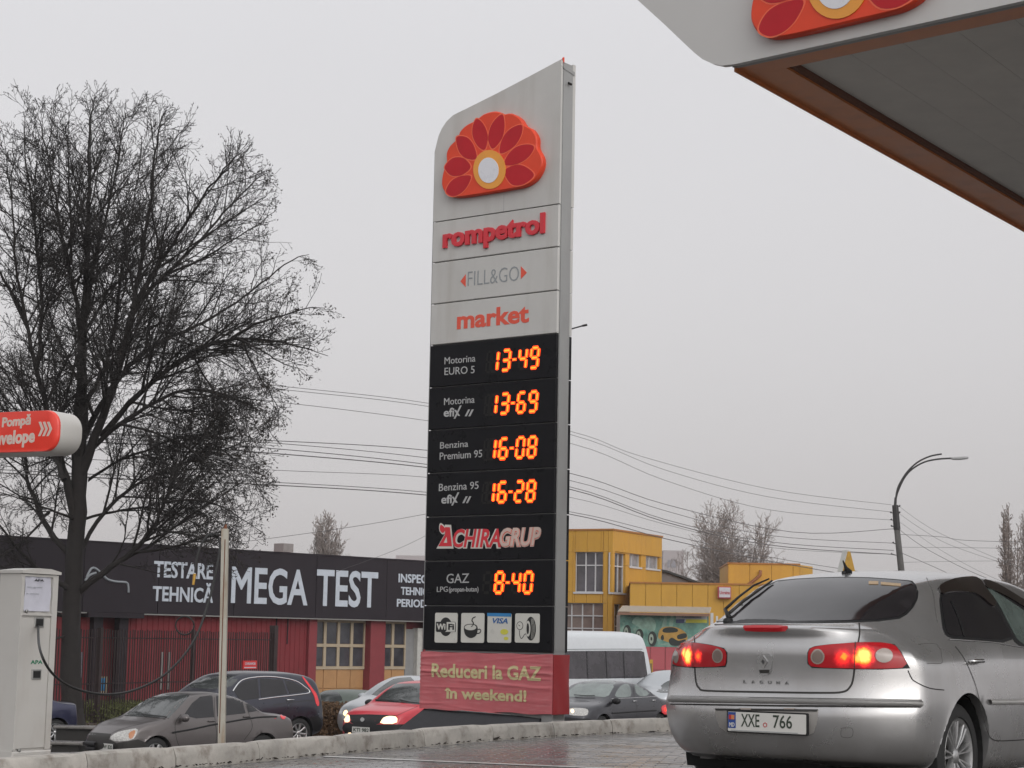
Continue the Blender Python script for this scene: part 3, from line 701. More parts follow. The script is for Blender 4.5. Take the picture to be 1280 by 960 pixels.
# ---------------------------------------------------------------- vehicles
M_glassd = mat('tinted_glass', (.014, .013, .015), .06, var=.2, scale=3, spec=.55, rvar=.03)
M_glassl = mat('car_glass', (.05, .055, .055), .05, var=.3, scale=2, spec=1, rvar=.03)
M_tyre = mat('tyre_rubber', (.018, .018, .018), .75, var=.2, bump=.001, bscale=80)
M_rim = mat('alloy', (.52, .52, .52), .32, metal=.85, var=.12, scale=6, dirt=.35, dcol=(.12, .11, .10))
M_liner = mat('arch_liner', (.012, .012, .012), .9)
M_trimb = mat('black_trim', (.013, .013, .014), .5, var=.2, spec=.3)
M_chrome = mat('chrome', (.7, .7, .7), .15, metal=1, var=.05)
M_lred = mat('lamp_red', (.40, .012, .018), .15, var=.1, scale=9, spec=.4)
M_lclear = mat('lamp_clear', (.42, .41, .39), .12, var=.35, scale=30, coat=.6)
M_lsmoke = mat('lamp_grey_lens', (.30, .25, .22), .12, var=.2, coat=.6)
M_glow_r = mat('lamp_glow_red', (1, .035, .02), .4, var=0, emit=.9)
M_glow_o = mat('lamp_glow_orange', (1, .28, .02), .4, var=0, emit=2.2)
M_glow_y = mat('lamp_glow_yellow', (1, .62, .10), .4, var=0, emit=3)
M_glow_w = mat('headlamp_glow', (1, .72, .42), .4, var=0, emit=1.6)
M_glow_ww = mat('headlamp_core', (1, .85, .65), .4, var=0, emit=3)
M_plate = mat('plate_white', (.60, .59, .56), .35, var=.05, coat=.2)

def pint(T, x):          # monotone cubic through points
    n = len(T)
    if x <= T[0][0]: return T[0][1]
    if x >= T[-1][0]: return T[-1][1]
    for i in range(n - 1):
        if x <= T[i + 1][0]: break
    def sl(j):
        if j <= 0: return (T[1][1] - T[0][1]) / (T[1][0] - T[0][0])
        if j >= n - 1: return (T[-1][1] - T[-2][1]) / (T[-1][0] - T[-2][0])
        a = (T[j][1] - T[j - 1][1]) / (T[j][0] - T[j - 1][0]); b = (T[j + 1][1] - T[j][1]) / (T[j + 1][0] - T[j][0])
        return 0 if a * b <= 0 else 2 * a * b / (a + b)
    h = T[i + 1][0] - T[i][0]; t = (x - T[i][0]) / h
    return ((2 * t ** 3 - 3 * t * t + 1) * T[i][1] + (t ** 3 - 2 * t * t + t) * h * sl(i) + (-2 * t ** 3 + 3 * t * t) * T[i + 1][1] + (t ** 3 - t * t) * h * sl(i + 1))

class Car:
    def __init__(c, sp, name, label, cat, P, head, paint, side, group=None):
        """P: world point of the rear centre on the ground, head: heading vector; side: +1 if the left flank is the visible one"""
        c.sp = sp; c.a = atan2(head[1], head[0]); c.root = thing(name, label, cat, P, c.a, group)
        c.M = Matrix.Translation(P) @ Matrix.Rotation(c.a, 4, 'Z'); c.I = c.M.inverted(); c.side = side; c.paint = paint
        c.make_body()
    def make_body(c):
        sp = c.sp; L, W = sp['L'], sp['W']; nx, nv, nz = sp.get('res', (90, 18, 16)); ar = sp.get('ra', .36); WX = sp['wx']; ff = sp.get('flare', .012); R = sp['R']
        us = [(.55 * t + .45 * (1 - cos(pi * t)) / 2) for t in (i / nx for i in range(nx + 1))]
        T, B, BT, WL, XR, XF = sp['top'], sp['bot'], sp['belt'], sp['plan'], sp['xr'], sp['xf']
        SEC = [(0, .90), (.12, .955), (.35, .99), (.55, 1.0), (.8, .985), (1, .95)]
        tum = sp.get('tum', .42); crn = sp.get('crown', .05); cr, cf = sp.get('cr', .16), sp.get('cf', .2); pw = sp.get('pw', 9)
        def P(i, j, k):
            u = us[i]; x0 = u * L; crn = pint(sp['crownx'], x0) if 'crownx' in sp else sp.get('crown', .05); v = 2 * j / nv - 1; w_ = k / nz; zt0 = pint(T, x0); zb = lerp(B, x0)
            z = zb + w_ * (zt0 - crn * abs(v) ** 2.4 - zb); ze = zb + w_ * (zt0 - crn - zb); bl = lerp(BT, x0)
            s_ = pint(SEC, max(0, min(1, (ze - zb) / (bl - zb)))) * W
            if ze > bl: s_ -= (pint(sp['tumx'], x0) if 'tumx' in sp else tum) * (ze - bl) * (1 + .35 * (ze - bl))
            hw = s_ * pint(WL, x0)
            if abs(v) > .99:
                for wx in WX:
                    d = hypot(x0 - wx, z - R); hw += ff * math.exp(-((d - ar) / .07) ** 2)
                for cz, ca, cw in sp.get('crease', ()): hw += ca * math.exp(-((z - cz) / cw) ** 2)
            fr = (1 - u) ** pw; fo_ = u ** pw
            x = x0 + fr * (pint(XR, z) + cr * abs(v) ** 3) - fo_ * (pint(XF, z) + cf * abs(v) ** 3)
            return (x, v * hw, z)
        idx = {}; vs = []
        def vid(i, j, k):
            q = (i, j, k)
            if q not in idx: idx[q] = len(vs); vs.append(P(i, j, k))
            return idx[q]
        fs = []
        for i in range(nx):
            for j in range(nv):
                fs.append((vid(i, j, nz), vid(i + 1, j, nz), vid(i + 1, j + 1, nz), vid(i, j + 1, nz)))
                fs.append((vid(i, j, 0), vid(i, j + 1, 0), vid(i + 1, j + 1, 0), vid(i + 1, j, 0)))
            for k in range(nz):
                fs.append((vid(i, 0, k), vid(i + 1, 0, k), vid(i + 1, 0, k + 1), vid(i, 0, k + 1)))
                fs.append((vid(i, nv, k), vid(i, nv, k + 1), vid(i + 1, nv, k + 1), vid(i + 1, nv, k)))
        for j in range(nv):
            for k in range(nz):
                fs.append((vid(0, j, k), vid(0, j, k + 1), vid(0, j + 1, k + 1), vid(0, j + 1, k)))
                fs.append((vid(nx, j, k), vid(nx, j + 1, k), vid(nx, j + 1, k + 1), vid(nx, j, k + 1)))
        me = bpy.data.meshes.new('body'); me.from_pydata(vs, [], fs)
        bm = bmesh.new(); bm.from_mesh(me)
        for _ in range(sp.get('smooth', 3)): bmesh.ops.smooth_vert(bm, verts=bm.verts, factor=.5, use_axis_x=True, use_axis_y=True, use_axis_z=True)
        bmesh.ops.recalc_face_normals(bm, faces=bm.faces); bm.normal_update()
        c.bvh = BVHTree.FromBMesh(bm)
        # open the wheel arches
        ms = W * .62
        def circ(v): return min(((v.co.x - wx) ** 2 + (v.co.z - R) ** 2) ** .5 for wx in WX)
        kill = [f for f in bm.faces if all(abs(v.co.y) > ms and circ(v) < ar for v in f.verts)]
        bmesh.ops.delete(bm, geom=kill, context='FACES')
        bd = [v for v in bm.verts if any(e.is_boundary for e in v.link_edges) and v.link_faces]
        for v in bd:
            wx = min(WX, key=lambda q: abs(v.co.x - q)); dx, dz = v.co.x - wx, v.co.z - R; d = hypot(dx, dz)
            if abs(v.co.y) > W * .75 and v.co.z > lerp(B, v.co.x) + .02: v.co.x = wx + dx / d * ar; v.co.z = R + dz / d * ar
        be = [e for e in bm.edges if e.is_boundary and all(abs(v.co.y) > W * .75 for v in e.verts)]
        g = bmesh.ops.extrude_edge_only(bm, edges=be)
        for v in [x for x in g['geom'] if isinstance(x, bmesh.types.BMVert)]: v.co.y -= .06 * (1 if v.co.y > 0 else -1)
        bmesh.ops.recalc_face_normals(bm, faces=bm.faces)
        bm.to_mesh(me); bm.free(); me.polygons.foreach_set('use_smooth', [True] * len(me.polygons)); me.set_sharp_from_angle(angle=R_(48)); me.materials.append(c.paint)
        c.body = link('body', me, c.root)
        m_ = MB()
        for wx in WX:
            for s in (-1, 1):
                n = 20; 
                for (r0, y0, r1, y1) in ((ar - .012, s * (W - .05), ar - .012, s * (W - .34)), (ar - .012, s * (W - .34), 0, s * (W - .34))):
                    o = len(m_.v)
                    for q in range(n + 1):
                        an = -.35 + (pi + .7) * q / n
                        m_.v += [(wx + r0 * cos(an), y0, R + r0 * sin(an)), (wx + r1 * cos(an), y1, R + r1 * sin(an))]
                    for q in range(n): a = o + 2 * q; m_.f.append((a, a + 1, a + 3, a + 2)); m_.m.append(0)
        m_.box(L * .12, L * .9, -W * .6, W * .6, lerp(B, L / 2) - .04, lerp(B, L / 2) + .05)
        m_.build('underside', M_liner, c.root)
    def hit(c, px, py):
        d = (c.I.to_3x3() @ ray(px, py)).normalized(); o = c.I @ CAM
        h = c.bvh.ray_cast(o, d)
        if h[0] is not None: return h[0], h[1], True
        cc = Vector((c.sp['L'] * .5, 0, .8)); k = (cc - o).dot(d)     # beyond the outline: nearest spot on the surface
        best = None
        for f in (.92, .96, 1, 1.04):
            q = c.bvh.find_nearest(o + d * k * f)
            if best is None or q[3] < best[3]: best = q
        return best[0], best[1], False
    def patch(c, name, outline, m, off=.004, step=None, smooth=1, mirror=False, parent=None, skirt=True, clip=True):
        P = chaikin([tuple(map(float, p)) for p in outline], smooth) if smooth else [tuple(map(float, p)) for p in outline]
        xs_ = [p[0] for p in P]; ys_ = [p[1] for p in P]; step = step or c.sp.get('step', 3)
        B_ = []
        for i in range(len(P)):
            a, b = P[i], P[(i + 1) % len(P)]; n = max(1, int(hypot(a[0] - b[0], a[1] - b[1]) / step))
            B_ += [(a[0] + (b[0] - a[0]) * q / n, a[1] + (b[1] - a[1]) * q / n) for q in range(n)]
        def ins(x, y):
            r = False
            for i in range(len(B_)):
                (x1, y1), (x2, y2) = B_[i], B_[i - 1]
                if (y1 > y) != (y2 > y) and x < (x2 - x1) * (y - y1) / (y2 - y1) + x1: r = not r
            return r
        V = [Vector(p) for p in B_]; nb = len(V); y = min(ys_) + step * .5; row = 0
        while y < max(ys_):
            x = min(xs_) + step * (.5 if row % 2 else .2)
            while x < max(xs_):
                if ins(x, y): V.append(Vector((x, y)))
                x += step
            y += step * .86; row += 1
        vo, _, fo__, _, _, _ = delaunay_2d_cdt(V, [], [list(range(nb))], 1, 1e-5)
        pts, ns, ok = [], [], []
        for v in vo:
            h, n, g = c.hit(v[0], v[1]); pts.append(h); ns.append(n); ok.append(g)
        fs = [tuple(f) for f in fo__ if not (clip and sum(ok[i] for i in f) == 0)]
        # drop faces that span a jump in depth
        fs = [f for f in fs if max((pts[f[i]] - pts[f[i - 1]]).length for i in range(len(f))) < .35]
        ec_ = {}
        for f in fs:
            for i in range(len(f)): e = (f[i], f[(i + 1) % len(f)]); ec_[e] = 1
        bd = [e for e in ec_ if (e[1], e[0]) not in ec_]
        o_ = []
        for mir in ((False, True) if mirror else (False,)):
            my = -1 if mir else 1
            mb = MB(); mb.v = [((p + n * off).x, (p + n * off).y * my, (p + n * off).z) for p, n in zip(pts, ns)]
            k = len(mb.v); mb.f = list(fs)
            if skirt:
                mb.v += [((p - n * off).x, (p - n * off).y * my, (p - n * off).z) for p, n in zip(pts, ns)]
                mb.f += [(a, a + k, b + k, b) for a, b in bd]
            me = mb.mesh(name, True, (m,)); bm = bmesh.new(); bm.from_mesh(me)
            bmesh.ops.delete(bm, geom=[v for v in bm.verts if not v.link_faces], context='VERTS')
            bmesh.ops.recalc_face_normals(bm, faces=bm.faces)
            cen = Vector((c.sp['L'] * .5, 0, .6)); s_ = sum((f.calc_center_median() - cen).dot(f.normal) * f.calc_area() for f in bm.faces)
            if s_ < 0: bmesh.ops.reverse_faces(bm, faces=bm.faces)
            bm.to_mesh(me); bm.free(); me.polygons.foreach_set('use_smooth', [True] * len(me.polygons)); me.set_sharp_from_angle(angle=R_(40))
            o_.append(link(name, me, parent or c.root))
        return o_[0]
    def line(c, name, pts, wd, m, off=.0022, mirror=False, parent=None, thick=False):
        Q = cat_([tuple(map(float, p)) for p in pts], 5); H = [c.hit(*p) for p in Q]
        P = [h[0] + h[1] * off for h in H]; n_ = [h[1] for h in H]; r = None
        for mir in ((1, -1) if mirror else (1,)):
            mb = MB()
            for i in range(len(P)):
                t = (P[min(i + 1, len(P) - 1)] - P[max(0, i - 1)]).normalized(); s = t.cross(n_[i]).normalized() * wd / 2; u_ = n_[i] * (wd * .4 if thick else 0)
                for q in ((P[i] - s), (P[i] - s * .6 + u_), (P[i] + s * .6 + u_), (P[i] + s)): mb.v.append((q.x, q.y * mir, q.z))
            for i in range(len(P) - 1):
                for k in range(3): a = 4 * i + k; mb.f.append((a, a + 4, a + 5, a + 1)); mb.m.append(0)
            r = mb.build(name, m, parent or c.root, smooth=thick)
        return r
    def wheel(c, wx, s, spokes=9, rr=None, wob=0, wd=.21, style=0):
        R = c.sp['R']; W = c.sp['W']; rr = rr or R * .68; y0 = s * (W - c.sp.get('inset', .045))
        wl = link('wheel', None, c.root, (wx, y0, R))
        g = -s
        m_ = MB(); m_.lathe([(rr, g * .02), (rr + .008, g * .0), (R - .035, g * -.002), (R - .012, g * .018), (R - .002, g * .045), (R, g * .10), (R - .002, g * (wd - .045)), (R - .02, g * (wd - .01)), (rr, g * wd)], (0, 0, 0), 'y', 44)
        for q in range(3): m_.lathe([(R + .0015, g * (.05 + q * .045)), (R + .0015, g * (.056 + q * .045))], (0, 0, 0), 'y', 44)
        m_.build('tyre', M_tyre, wl, smooth=50, fix=False)
        m_ = MB(); m_.lathe([(rr + .004, g * .012), (rr - .004, g * .004), (rr - .022, g * .012), (rr - .03, g * .05), (rr - .04, g * .16)], (0, 0, 0), 'y', 44)
        for q in range(spokes):
            an = 2 * pi * q / spokes + wob
            for dd in ((-.11, .11) if style == 1 else (0,)):
                a_ = an + dd; wi = rr * (.085 if style == 1 else 2.0 / spokes)
                r0, r1 = rr * .16, rr - .014; ax = Vector((cos(a_), 0, sin(a_))); tx = Vector((-sin(a_), 0, cos(a_)))
                if style == 1: ax0 = Vector((cos(an), 0, sin(an)))
                else: ax0 = ax
                vs = []
                for r_, w2, yy in ((r0, wi * .7, .028), (rr * .55, wi * .75, .012), (r1, wi * 1.15, .008)):
                    b = (ax0 * r0 if r_ == r0 else ax * r_)
                    vs += [b - tx * w2 / 2 + Vector((0, g * (yy + .006), 0)), b - tx * w2 * .3 + Vector((0, g * yy, 0)), b + tx * w2 * .3 + Vector((0, g * yy, 0)), b + tx * w2 / 2 + Vector((0, g * (yy + .006), 0)), b + tx * w2 / 2 + Vector((0, g * (yy + .03), 0)), b - tx * w2 / 2 + Vector((0, g * (yy + .03), 0))]
                f = []
                for k in range(2):
                    for e in range(6): f.append((k * 6 + e, k * 6 + (e + 1) % 6, k * 6 + 6 + (e + 1) % 6, k * 6 + 6 + e))
                m_.add(vs, f)
        m_.lathe([(0, g * .012), (rr * .12, g * .014), (rr * .2, g * .024), (rr * .22, g * .06)], (0, 0, 0), 'y', 24)
        m_.build('rim', M_rim, wl, smooth=35)
        m_ = MB(); m_.lathe([(0, g * .075), (rr * .62, g * .075), (rr * .62, g * .09), (rr * .95, g * .095), (rr * .95, g * .1)], (0, 0, 0), 'y', 28); m_.build('brake_disc', mat('brake_disc', (.05, .048, .045), .5, metal=.5), wl)
        return wl
    def handle(c, px, py, ln=.17, m=None, mirror=True):
        h, n, _ = c.hit(px, py)
        for s in ((1, -1) if mirror else (1,)):
            m_ = MB(); m_.tube([(h.x - ln / 2, (h.y + n.y * .006) * s, h.z), (h.x - ln * .42, (h.y + n.y * .032) * s, h.z + .004), (h.x + ln * .42, (h.y + n.y * .032) * s, h.z + .004), (h.x + ln / 2, (h.y + n.y * .006) * s, h.z)], [.010, .013, .013, .010], 8)
            m_.build('door_handle', m or c.paint, c.root, smooth=True)
    def mirror(c, x, z, m=None, y=None):
        for s in (1, -1):
            yb = y or c.sp['W'] * .93
            m_ = MB(); m_.lathe([(.0, -.07), (.05, -.065), (.085, -.03), (.095, .02), (.09, .05), (.0, .05)], (0, 0, 0), 'x', 16)
            m_.v = [(x - a_, s * (yb + .13) + b_ * 1.25, z + c_ * .85) for a_, b_, c_ in m_.v]; 
            m_.tube([(x + .01, s * (yb - .06), z - .05), (x + .01, s * (yb + .08), z - .03)], [.025, .03], 6)
            m_.build('door_mirror', m or c.paint, c.root, smooth=50, fix=True)
    def number_plate(c, px, py, txt, end, wd=.52, ht=.113, badge=False, sq=0):
        """a plate centred where the picture shows it, flat, square to the car's axis; end=-1 rear, +1 front"""
        h, n, _ = c.hit(px, py); x = h.x + end * .012
        pl = link('number_plate', None, c.root, (x, h.y, h.z)); pl.rotation_euler = (0, 0, R_(-90) if end < 0 else R_(90))
        # local frame: x to the viewer's right, -y toward the viewer
        a, b = wd / 2, ht / 2
        m_ = MB(); m_.prism(rrect(-a - .008, a + .008, -b - .008, b + .008, .008), 0, .02); m_.build('plate_holder', M_trimb, pl, fix=True)
        m_ = MB(); m_.prism(rrect(-a, a, -b, b, .006), -.003, 0); q = m_.build('plate', M_plate, pl, fix=True)
        return pl, a, b, q

def along(c, u_):      # unit vector from angle
    return Vector((cos(c), sin(c), 0))
# ---- the silver hatchback in front
M_silver = mat('silver_paint', (.48, .475, .475), .27, metal=.75, var=.06, scale=1.2, coat=.6, dirt=.45, dcol=(.33, .31, .29), streak=4, rvar=.05)
hd = Vector((sin(R_(35)), cos(R_(35)), 0))
LP = Vector((1.49, 11.1, 0)) 
lag = dict(L=4.58, W=.885, R=.318, ra=.375, wx=(.94, 3.69), res=(120, 26, 24), smooth=3, step=9, inset=.055,
    crownx=[(0, .018), (.4, .03), (1.2, .045), (4.58, .045)], top=[(0, 1.05), (.06, 1.07), (.14, 1.078), (.2, 1.085), (.34, 1.135), (.7, 1.275), (1.05, 1.385), (1.4, 1.435), (2.0, 1.462), (2.5, 1.44), (2.85, 1.37), (3.2, 1.21), (3.6, 1.015), (3.95, .93), (4.3, .82), (4.5, .68), (4.58, .62)],
    bot=[(0, .30), (.5, .25), (.6, .2), (4.0, .19), (4.58, .24)],
    belt=[(0, .93), (.5, .93), (1.2, .955), (3.4, .93), (4.58, .9)], tumx=[(0, 1.9), (.25, 1.65), (.7, .92), (1.2, .54), (1.6, .44), (4.58, .42)],
    plan=[(0, .93), (.25, .975), (.8, 1.0), (1.2, 1.0), (3.6, 1.0), (4.1, .975), (4.58, .9)],
    xr=[(.25, .16), (.33, .07), (.45, .015), (.565, .0), (.60, .0), (.645, .04), (.75, .055), (.9, .045), (.94, .035), (.985, .075), (1.02, .07), (1.055, .015)],
    xf=[(.2, .08), (.4, .0), (.6, .02), (.8, .05)], cr=.30, cf=.35, pw=11, tum=.40, crown=.045, flare=.010, crease=((.86, .008, .05),))
LG = Car(lag, 'silver_hatchback', 'silver five-door hatchback with lit brake lamps and plate XXE 766, nearest car', 'car', LP, hd, M_silver, -1)
M_win = M_glassd
LG.patch('rear_window_seal', [(884, 779), (903, 764), (961, 727), (1007, 722.6), (1071.5, 721), (1133, 725.3), (1143, 727), (1149.5, 744.7), (1138, 765.6), (1120, 776), (1035.6, 779), (919, 779.6)], M_trimb, off=.003, smooth=1)
M_rw = mat('rear_window_glass', (.018, .016, .018), .08, var=.2, scale=2, spec=.5, dirt=.4, dcol=(.07, .065, .07), streak=.5, rvar=.04)
rw = LG.patch('rear_window', [(888, 777.5), (906, 764.5), (963, 729), (1007, 724.2), (1071.5, 722.8), (1132, 727), (1140.6, 729), (1146.5, 744.7), (1135.5, 764), (1117, 774), (1035.6, 777), (919, 777.6)], M_rw, off=.006, smooth=1)
LG.patch('third_brake_lamp', [(930, 782.5), (984.5, 782.8), (985, 786), (981, 789), (933, 788.6), (929.5, 785)], M_lred, off=.007, step=4, smooth=1)
LG.patch('spoiler_gloss_line', [(875, 780), (1068, 780.4), (1068, 781.2), (875, 781)], M_silver, off=.006, step=6, smooth=0)
# lamps
def lamp(out_, parts):
    q = LG.patch('tail_lamp_seal', [((x - sum(p[0] for p in out_) / len(out_)) * 1.02 + sum(p[0] for p in out_) / len(out_), (y - sum(p[1] for p in out_) / len(out_)) * 1.06 + sum(p[1] for p in out_) / len(out_)) for x, y in out_], M_trimb, off=.003, step=6, smooth=0)
    b = LG.patch('tail_lamp', out_, M_lred, off=.008, step=5, smooth=1)
    for nm, (cx, cy, rx, ry), m, off in parts:
        LG.patch(nm, [(cx + rx * cos(2 * pi * i / 18), cy + ry * sin(2 * pi * i / 18)) for i in range(18)], m, off=off, step=3, smooth=0, parent=b, skirt=True)
    return b
def lit(nm, bulbs):
    """red lens with bulbs glowing behind it: the glow falls off round each bulb's own place in the lamp"""
    m = mat(nm, (.40, .012, .018), .15, var=.1, scale=9, spec=.4).copy(); t = m.node_tree; b = t.nodes['Principled BSDF']; L = t.links.new
    co = t.nodes.new('ShaderNodeTexCoord'); acc = None
    nz = t.nodes.new('ShaderNodeTexNoise'); nz.inputs['Scale'].default_value = 45; nz.inputs['Detail'].default_value = 2; L(co.outputs['Object'], nz.inputs['Vector'])
    dm = t.nodes.new('ShaderNodeVectorMath'); dm.operation = 'MULTIPLY_ADD'; L(nz.outputs['Color'], dm.inputs[0]); dm.inputs[1].default_value = (.03, .03, .03); L(co.outputs['Object'], dm.inputs[2])
    for px, py, r, k in bulbs:
        h, n, _ = LG.hit(px, py)
        d = t.nodes.new('ShaderNodeVectorMath'); d.operation = 'DISTANCE'; L(dm.outputs[0], d.inputs[0]); d.inputs[1].default_value = h + Vector((.015, .015, .015))
        f = t.nodes.new('ShaderNodeMapRange'); f.interpolation_type = 'SMOOTHERSTEP'; f.inputs[1].default_value = r; f.inputs[2].default_value = r * .12; f.inputs[4].default_value = k; L(d.outputs['Value'], f.inputs[0])
        if acc is None: acc = f.outputs[0]
        else: q = t.nodes.new('ShaderNodeMath'); q.operation = 'MAXIMUM'; L(acc, q.inputs[0]); L(f.outputs[0], q.inputs[1]); acc = q.outputs[0]
    r = t.nodes.new('ShaderNodeValToRGB'); e = r.color_ramp.elements; e[0].position = 0; e[0].color = (0, 0, 0, 1); e[1].position = 1; e[1].color = (1, .78, .16, 1)
    for p_, c_ in ((.25, (.45, .008, .01, 1)), (.5, (1, .05, .02, 1)), (.72, (1, .33, .015, 1))): q = e.new(p_); q.color = c_
    L(acc, r.inputs[0]); L(r.outputs[0], b.inputs['Emission Color']); b.inputs['Emission Strength'].default_value = 1.25
    return m
def relamp(o, m): o.data.materials[0] = m
rl = lamp([(1010.4, 816), (1013, 811), (1019, 808.5), (1035.6, 806.5), (1071.5, 804), (1100, 804), (1117, 806.5), (1125, 815), (1136, 834.5), (1100, 836), (1068, 835.6), (1016, 834), (1010.4, 829)],
     [('lens_ring', (1022.5, 821, 8.6, 9.2), M_lsmoke, .0105), ('lens', (1022.5, 821, 6.8, 7.4), mat('lens_dark', (.2, .15, .13), .1), .0125), ('lens_ring', (1104.5, 820, 12, 9.5), M_lred, .0105), ('reversing_lens', (1104.5, 820, 10.8, 8.4), M_lsmoke, .0125)])
relamp(rl, lit('right_lamp_lit', [(1080, 820, .085, 1.15), (1073, 823, .06, .9), (1055, 821, .05, .72), (1054, 822, .075, .45)]))
ll = lamp([(841.5, 832), (843, 822), (848, 807), (852, 805), (868, 804), (890, 807), (904.7, 810.6), (908.5, 816), (908, 828), (906, 833), (867, 834)],
     [('lens_ring', (898, 820, 6.6, 8.6), M_lsmoke, .0105), ('lens', (898, 820, 5.2, 7), mat('lens_dark', (.2, .15, .13), .1), .0125), ('reversing_lens', (846.5, 821.5, 3.2, 7.5), M_lsmoke, .0105)])
relamp(ll, lit('left_lamp_lit', [(861, 820, .085, 1.1), (856, 816, .05, .95), (874, 820, .055, .6)]))
LG.line('bumper_moulding', [(839, 875), (870, 875.6), (900, 876.2), (950, 877), (1000, 877.8), (1050, 878.6), (1100, 879.4), (1151, 880)], .038, mat('moulding_silver', (.42, .41, .40), .35, metal=.3, var=.08, coat=.3, rvar=.02), off=.009, thick=True)
LG.line('lamp_split', [(866.8, 804), (867.2, 834)], .005, M_gap, off=.013); LG.line('bumper_moulding', [(839, 875), (870, 875.6), (900, 876.2), (950, 877), (1000, 877.8), (1050, 878.6), (1100, 879.4), (1151, 880)], .038, mat('moulding_silver', (.42, .41, .40), .35, metal=.3, var=.08, coat=.3, rvar=.02), off=.009, thick=True)
LG.line('lamp_split', [(1069, 804), (1068, 835)], .005, M_gap, off=.013)
LG.line('tailgate_gap', [(1074, 779), (1074.5, 792), (1072.5, 804)], .009, M_gap); LG.line('tailgate_gap', [(868, 781), (867.4, 790), (868.5, 804)], .008, M_gap)
LG.line('tailgate_gap', [(1068, 836), (1066.5, 848), (1063, 858), (1053, 865), (1021, 866), (950, 865), (884.7, 863.5), (874, 860), (870, 852), (868.5, 835)], .011, M_gap)
LG.patch('bumper_strip', [(838.5, 871), (900, 872), (1000, 873.6), (1100, 875), (1152, 876), (1151, 883), (1100, 883), (1000, 882), (900, 880.6), (838.5, 879.5)], M_silver, off=.009, step=5, smooth=0)
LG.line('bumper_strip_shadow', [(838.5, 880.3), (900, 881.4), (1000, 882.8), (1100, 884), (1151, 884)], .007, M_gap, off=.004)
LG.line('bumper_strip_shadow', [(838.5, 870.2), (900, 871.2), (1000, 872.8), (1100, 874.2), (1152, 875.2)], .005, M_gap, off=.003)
LG.patch('plate_recess', [(893.7, 885.5), (1023, 887), (1021, 905), (1017, 916), (1008.6, 919.5), (910, 916), (900, 909), (896, 898)], mat('recess_shade_paint', (.30, .285, .27), .5, metal=.2, coat=.1, rvar=.01), off=.003, step=6, smooth=0)  # surface patch without depth, recess shade put in as darker silver
LG.patch('plate_recess_shade', [(894, 885.5), (1023, 887), (1021, 889.5), (896, 888)], M_gap, off=.006, step=4, smooth=0)  # black strip painted in for the shade along the recess's upper edge
for px in (933, 987): LG.patch('plate_light', [(px - 7, 885.5), (px + 7, 885.8), (px + 6, 887.3), (px - 6, 887)], M_lsmoke, off=.009, step=3, smooth=0)
pl, a, b, q = LG.number_plate(959.5, 903.5, '', -1, wd=.505, ht=.112)
m_ = MB(); m_.box(-a + .002, -a + .052, -.005, -.003, -b + .018, b - .002); eu = m_.build('blue_band', mat('plate_blue', (.02, .06, .25), .4), pl)
m_ = MB(); m_.box(-a + .008, -a + .024, -.0065, -.005, .012, .038); m_.build('flag_part', mat('plate_flag_red', (.45, .03, .03), .4), pl)
m_ = MB(); m_.box(-a + .024, -a + .044, -.0065, -.005, .012, .038); m_.build('flag_part', mat('plate_flag_orange', (.55, .20, .08), .4), pl)
text('MD', -a + .010, -a + .045, -.03, .024, -.005, .001, M_plate, pl, bold=.03)
M_pt = mat('plate_ink', (.03, .045, .03), .4)
text('XXE', -.165, -.045, -.026, .072, -.003, .0015, M_pt, pl, bold=.01); text('766', .043, .165, -.026, .072, -.003, .0015, M_pt, pl, bold=.01)
m_ = MB(); m_.lathe([(.009, -.0045), (.014, -.0045)], (-.008, 0, -.012), 'y', 16); m_.build('round_stamp', mat('stamp_red', (.5, .08, .08), .4), pl)
m_ = MB(); m_.box(-a + .02, a - .05, -.0042, -.003, -b + .003, -b + .007); m_.build('small_print_line', M_tgrey, pl)
# badge
bd = LG.patch('badge_plate', [(948, 817), (965.5, 817), (965.5, 830), (963, 843.5), (951, 843.5), (948, 832)], mat('badge_satin', (.5, .5, .5), .25, metal=.8), off=.010, step=3, smooth=1)
LG.patch('badge_diamond', [(955.3, 818.5), (961, 826.8), (955.8, 835), (950.2, 826.8)], M_chrome, off=.016, step=2.5, smooth=0, parent=bd)
LG.patch('badge_diamond_core', [(955.3, 823.5), (957.5, 826.8), (955.6, 830.2), (953.2, 826.8)], mat('badge_dark', (.1, .1, .1), .3, metal=.6), off=.018, step=2, smooth=0, parent=bd)
LG.patch('latch_slot', [(950, 837), (963, 837), (962, 841.5), (951, 841.5)], M_gap, off=.013, step=2.5, smooth=0, parent=bd)
h1, n1, _ = LG.hit(929.5, 851.5); h2, n2, _ = LG.hit(988, 854.5)
bdg = link('model_badge', None, LG.root, (min(h1.x, h2.x) - .004, (h1.y + h2.y) / 2, (h1.z + h2.z) / 2 - .008)); bdg.rotation_euler = (0, 0, R_(-90))
tw = abs(h1.y - h2.y)
for i, ch in enumerate('LAGUNA'):
    x = -tw / 2 + tw * i / 5.6; text(ch, x, x + .021, 0, .018, .0, .004, mat('badge_grey', (.22, .22, .22), .3, metal=.7), bdg, bold=.02, name='letter')
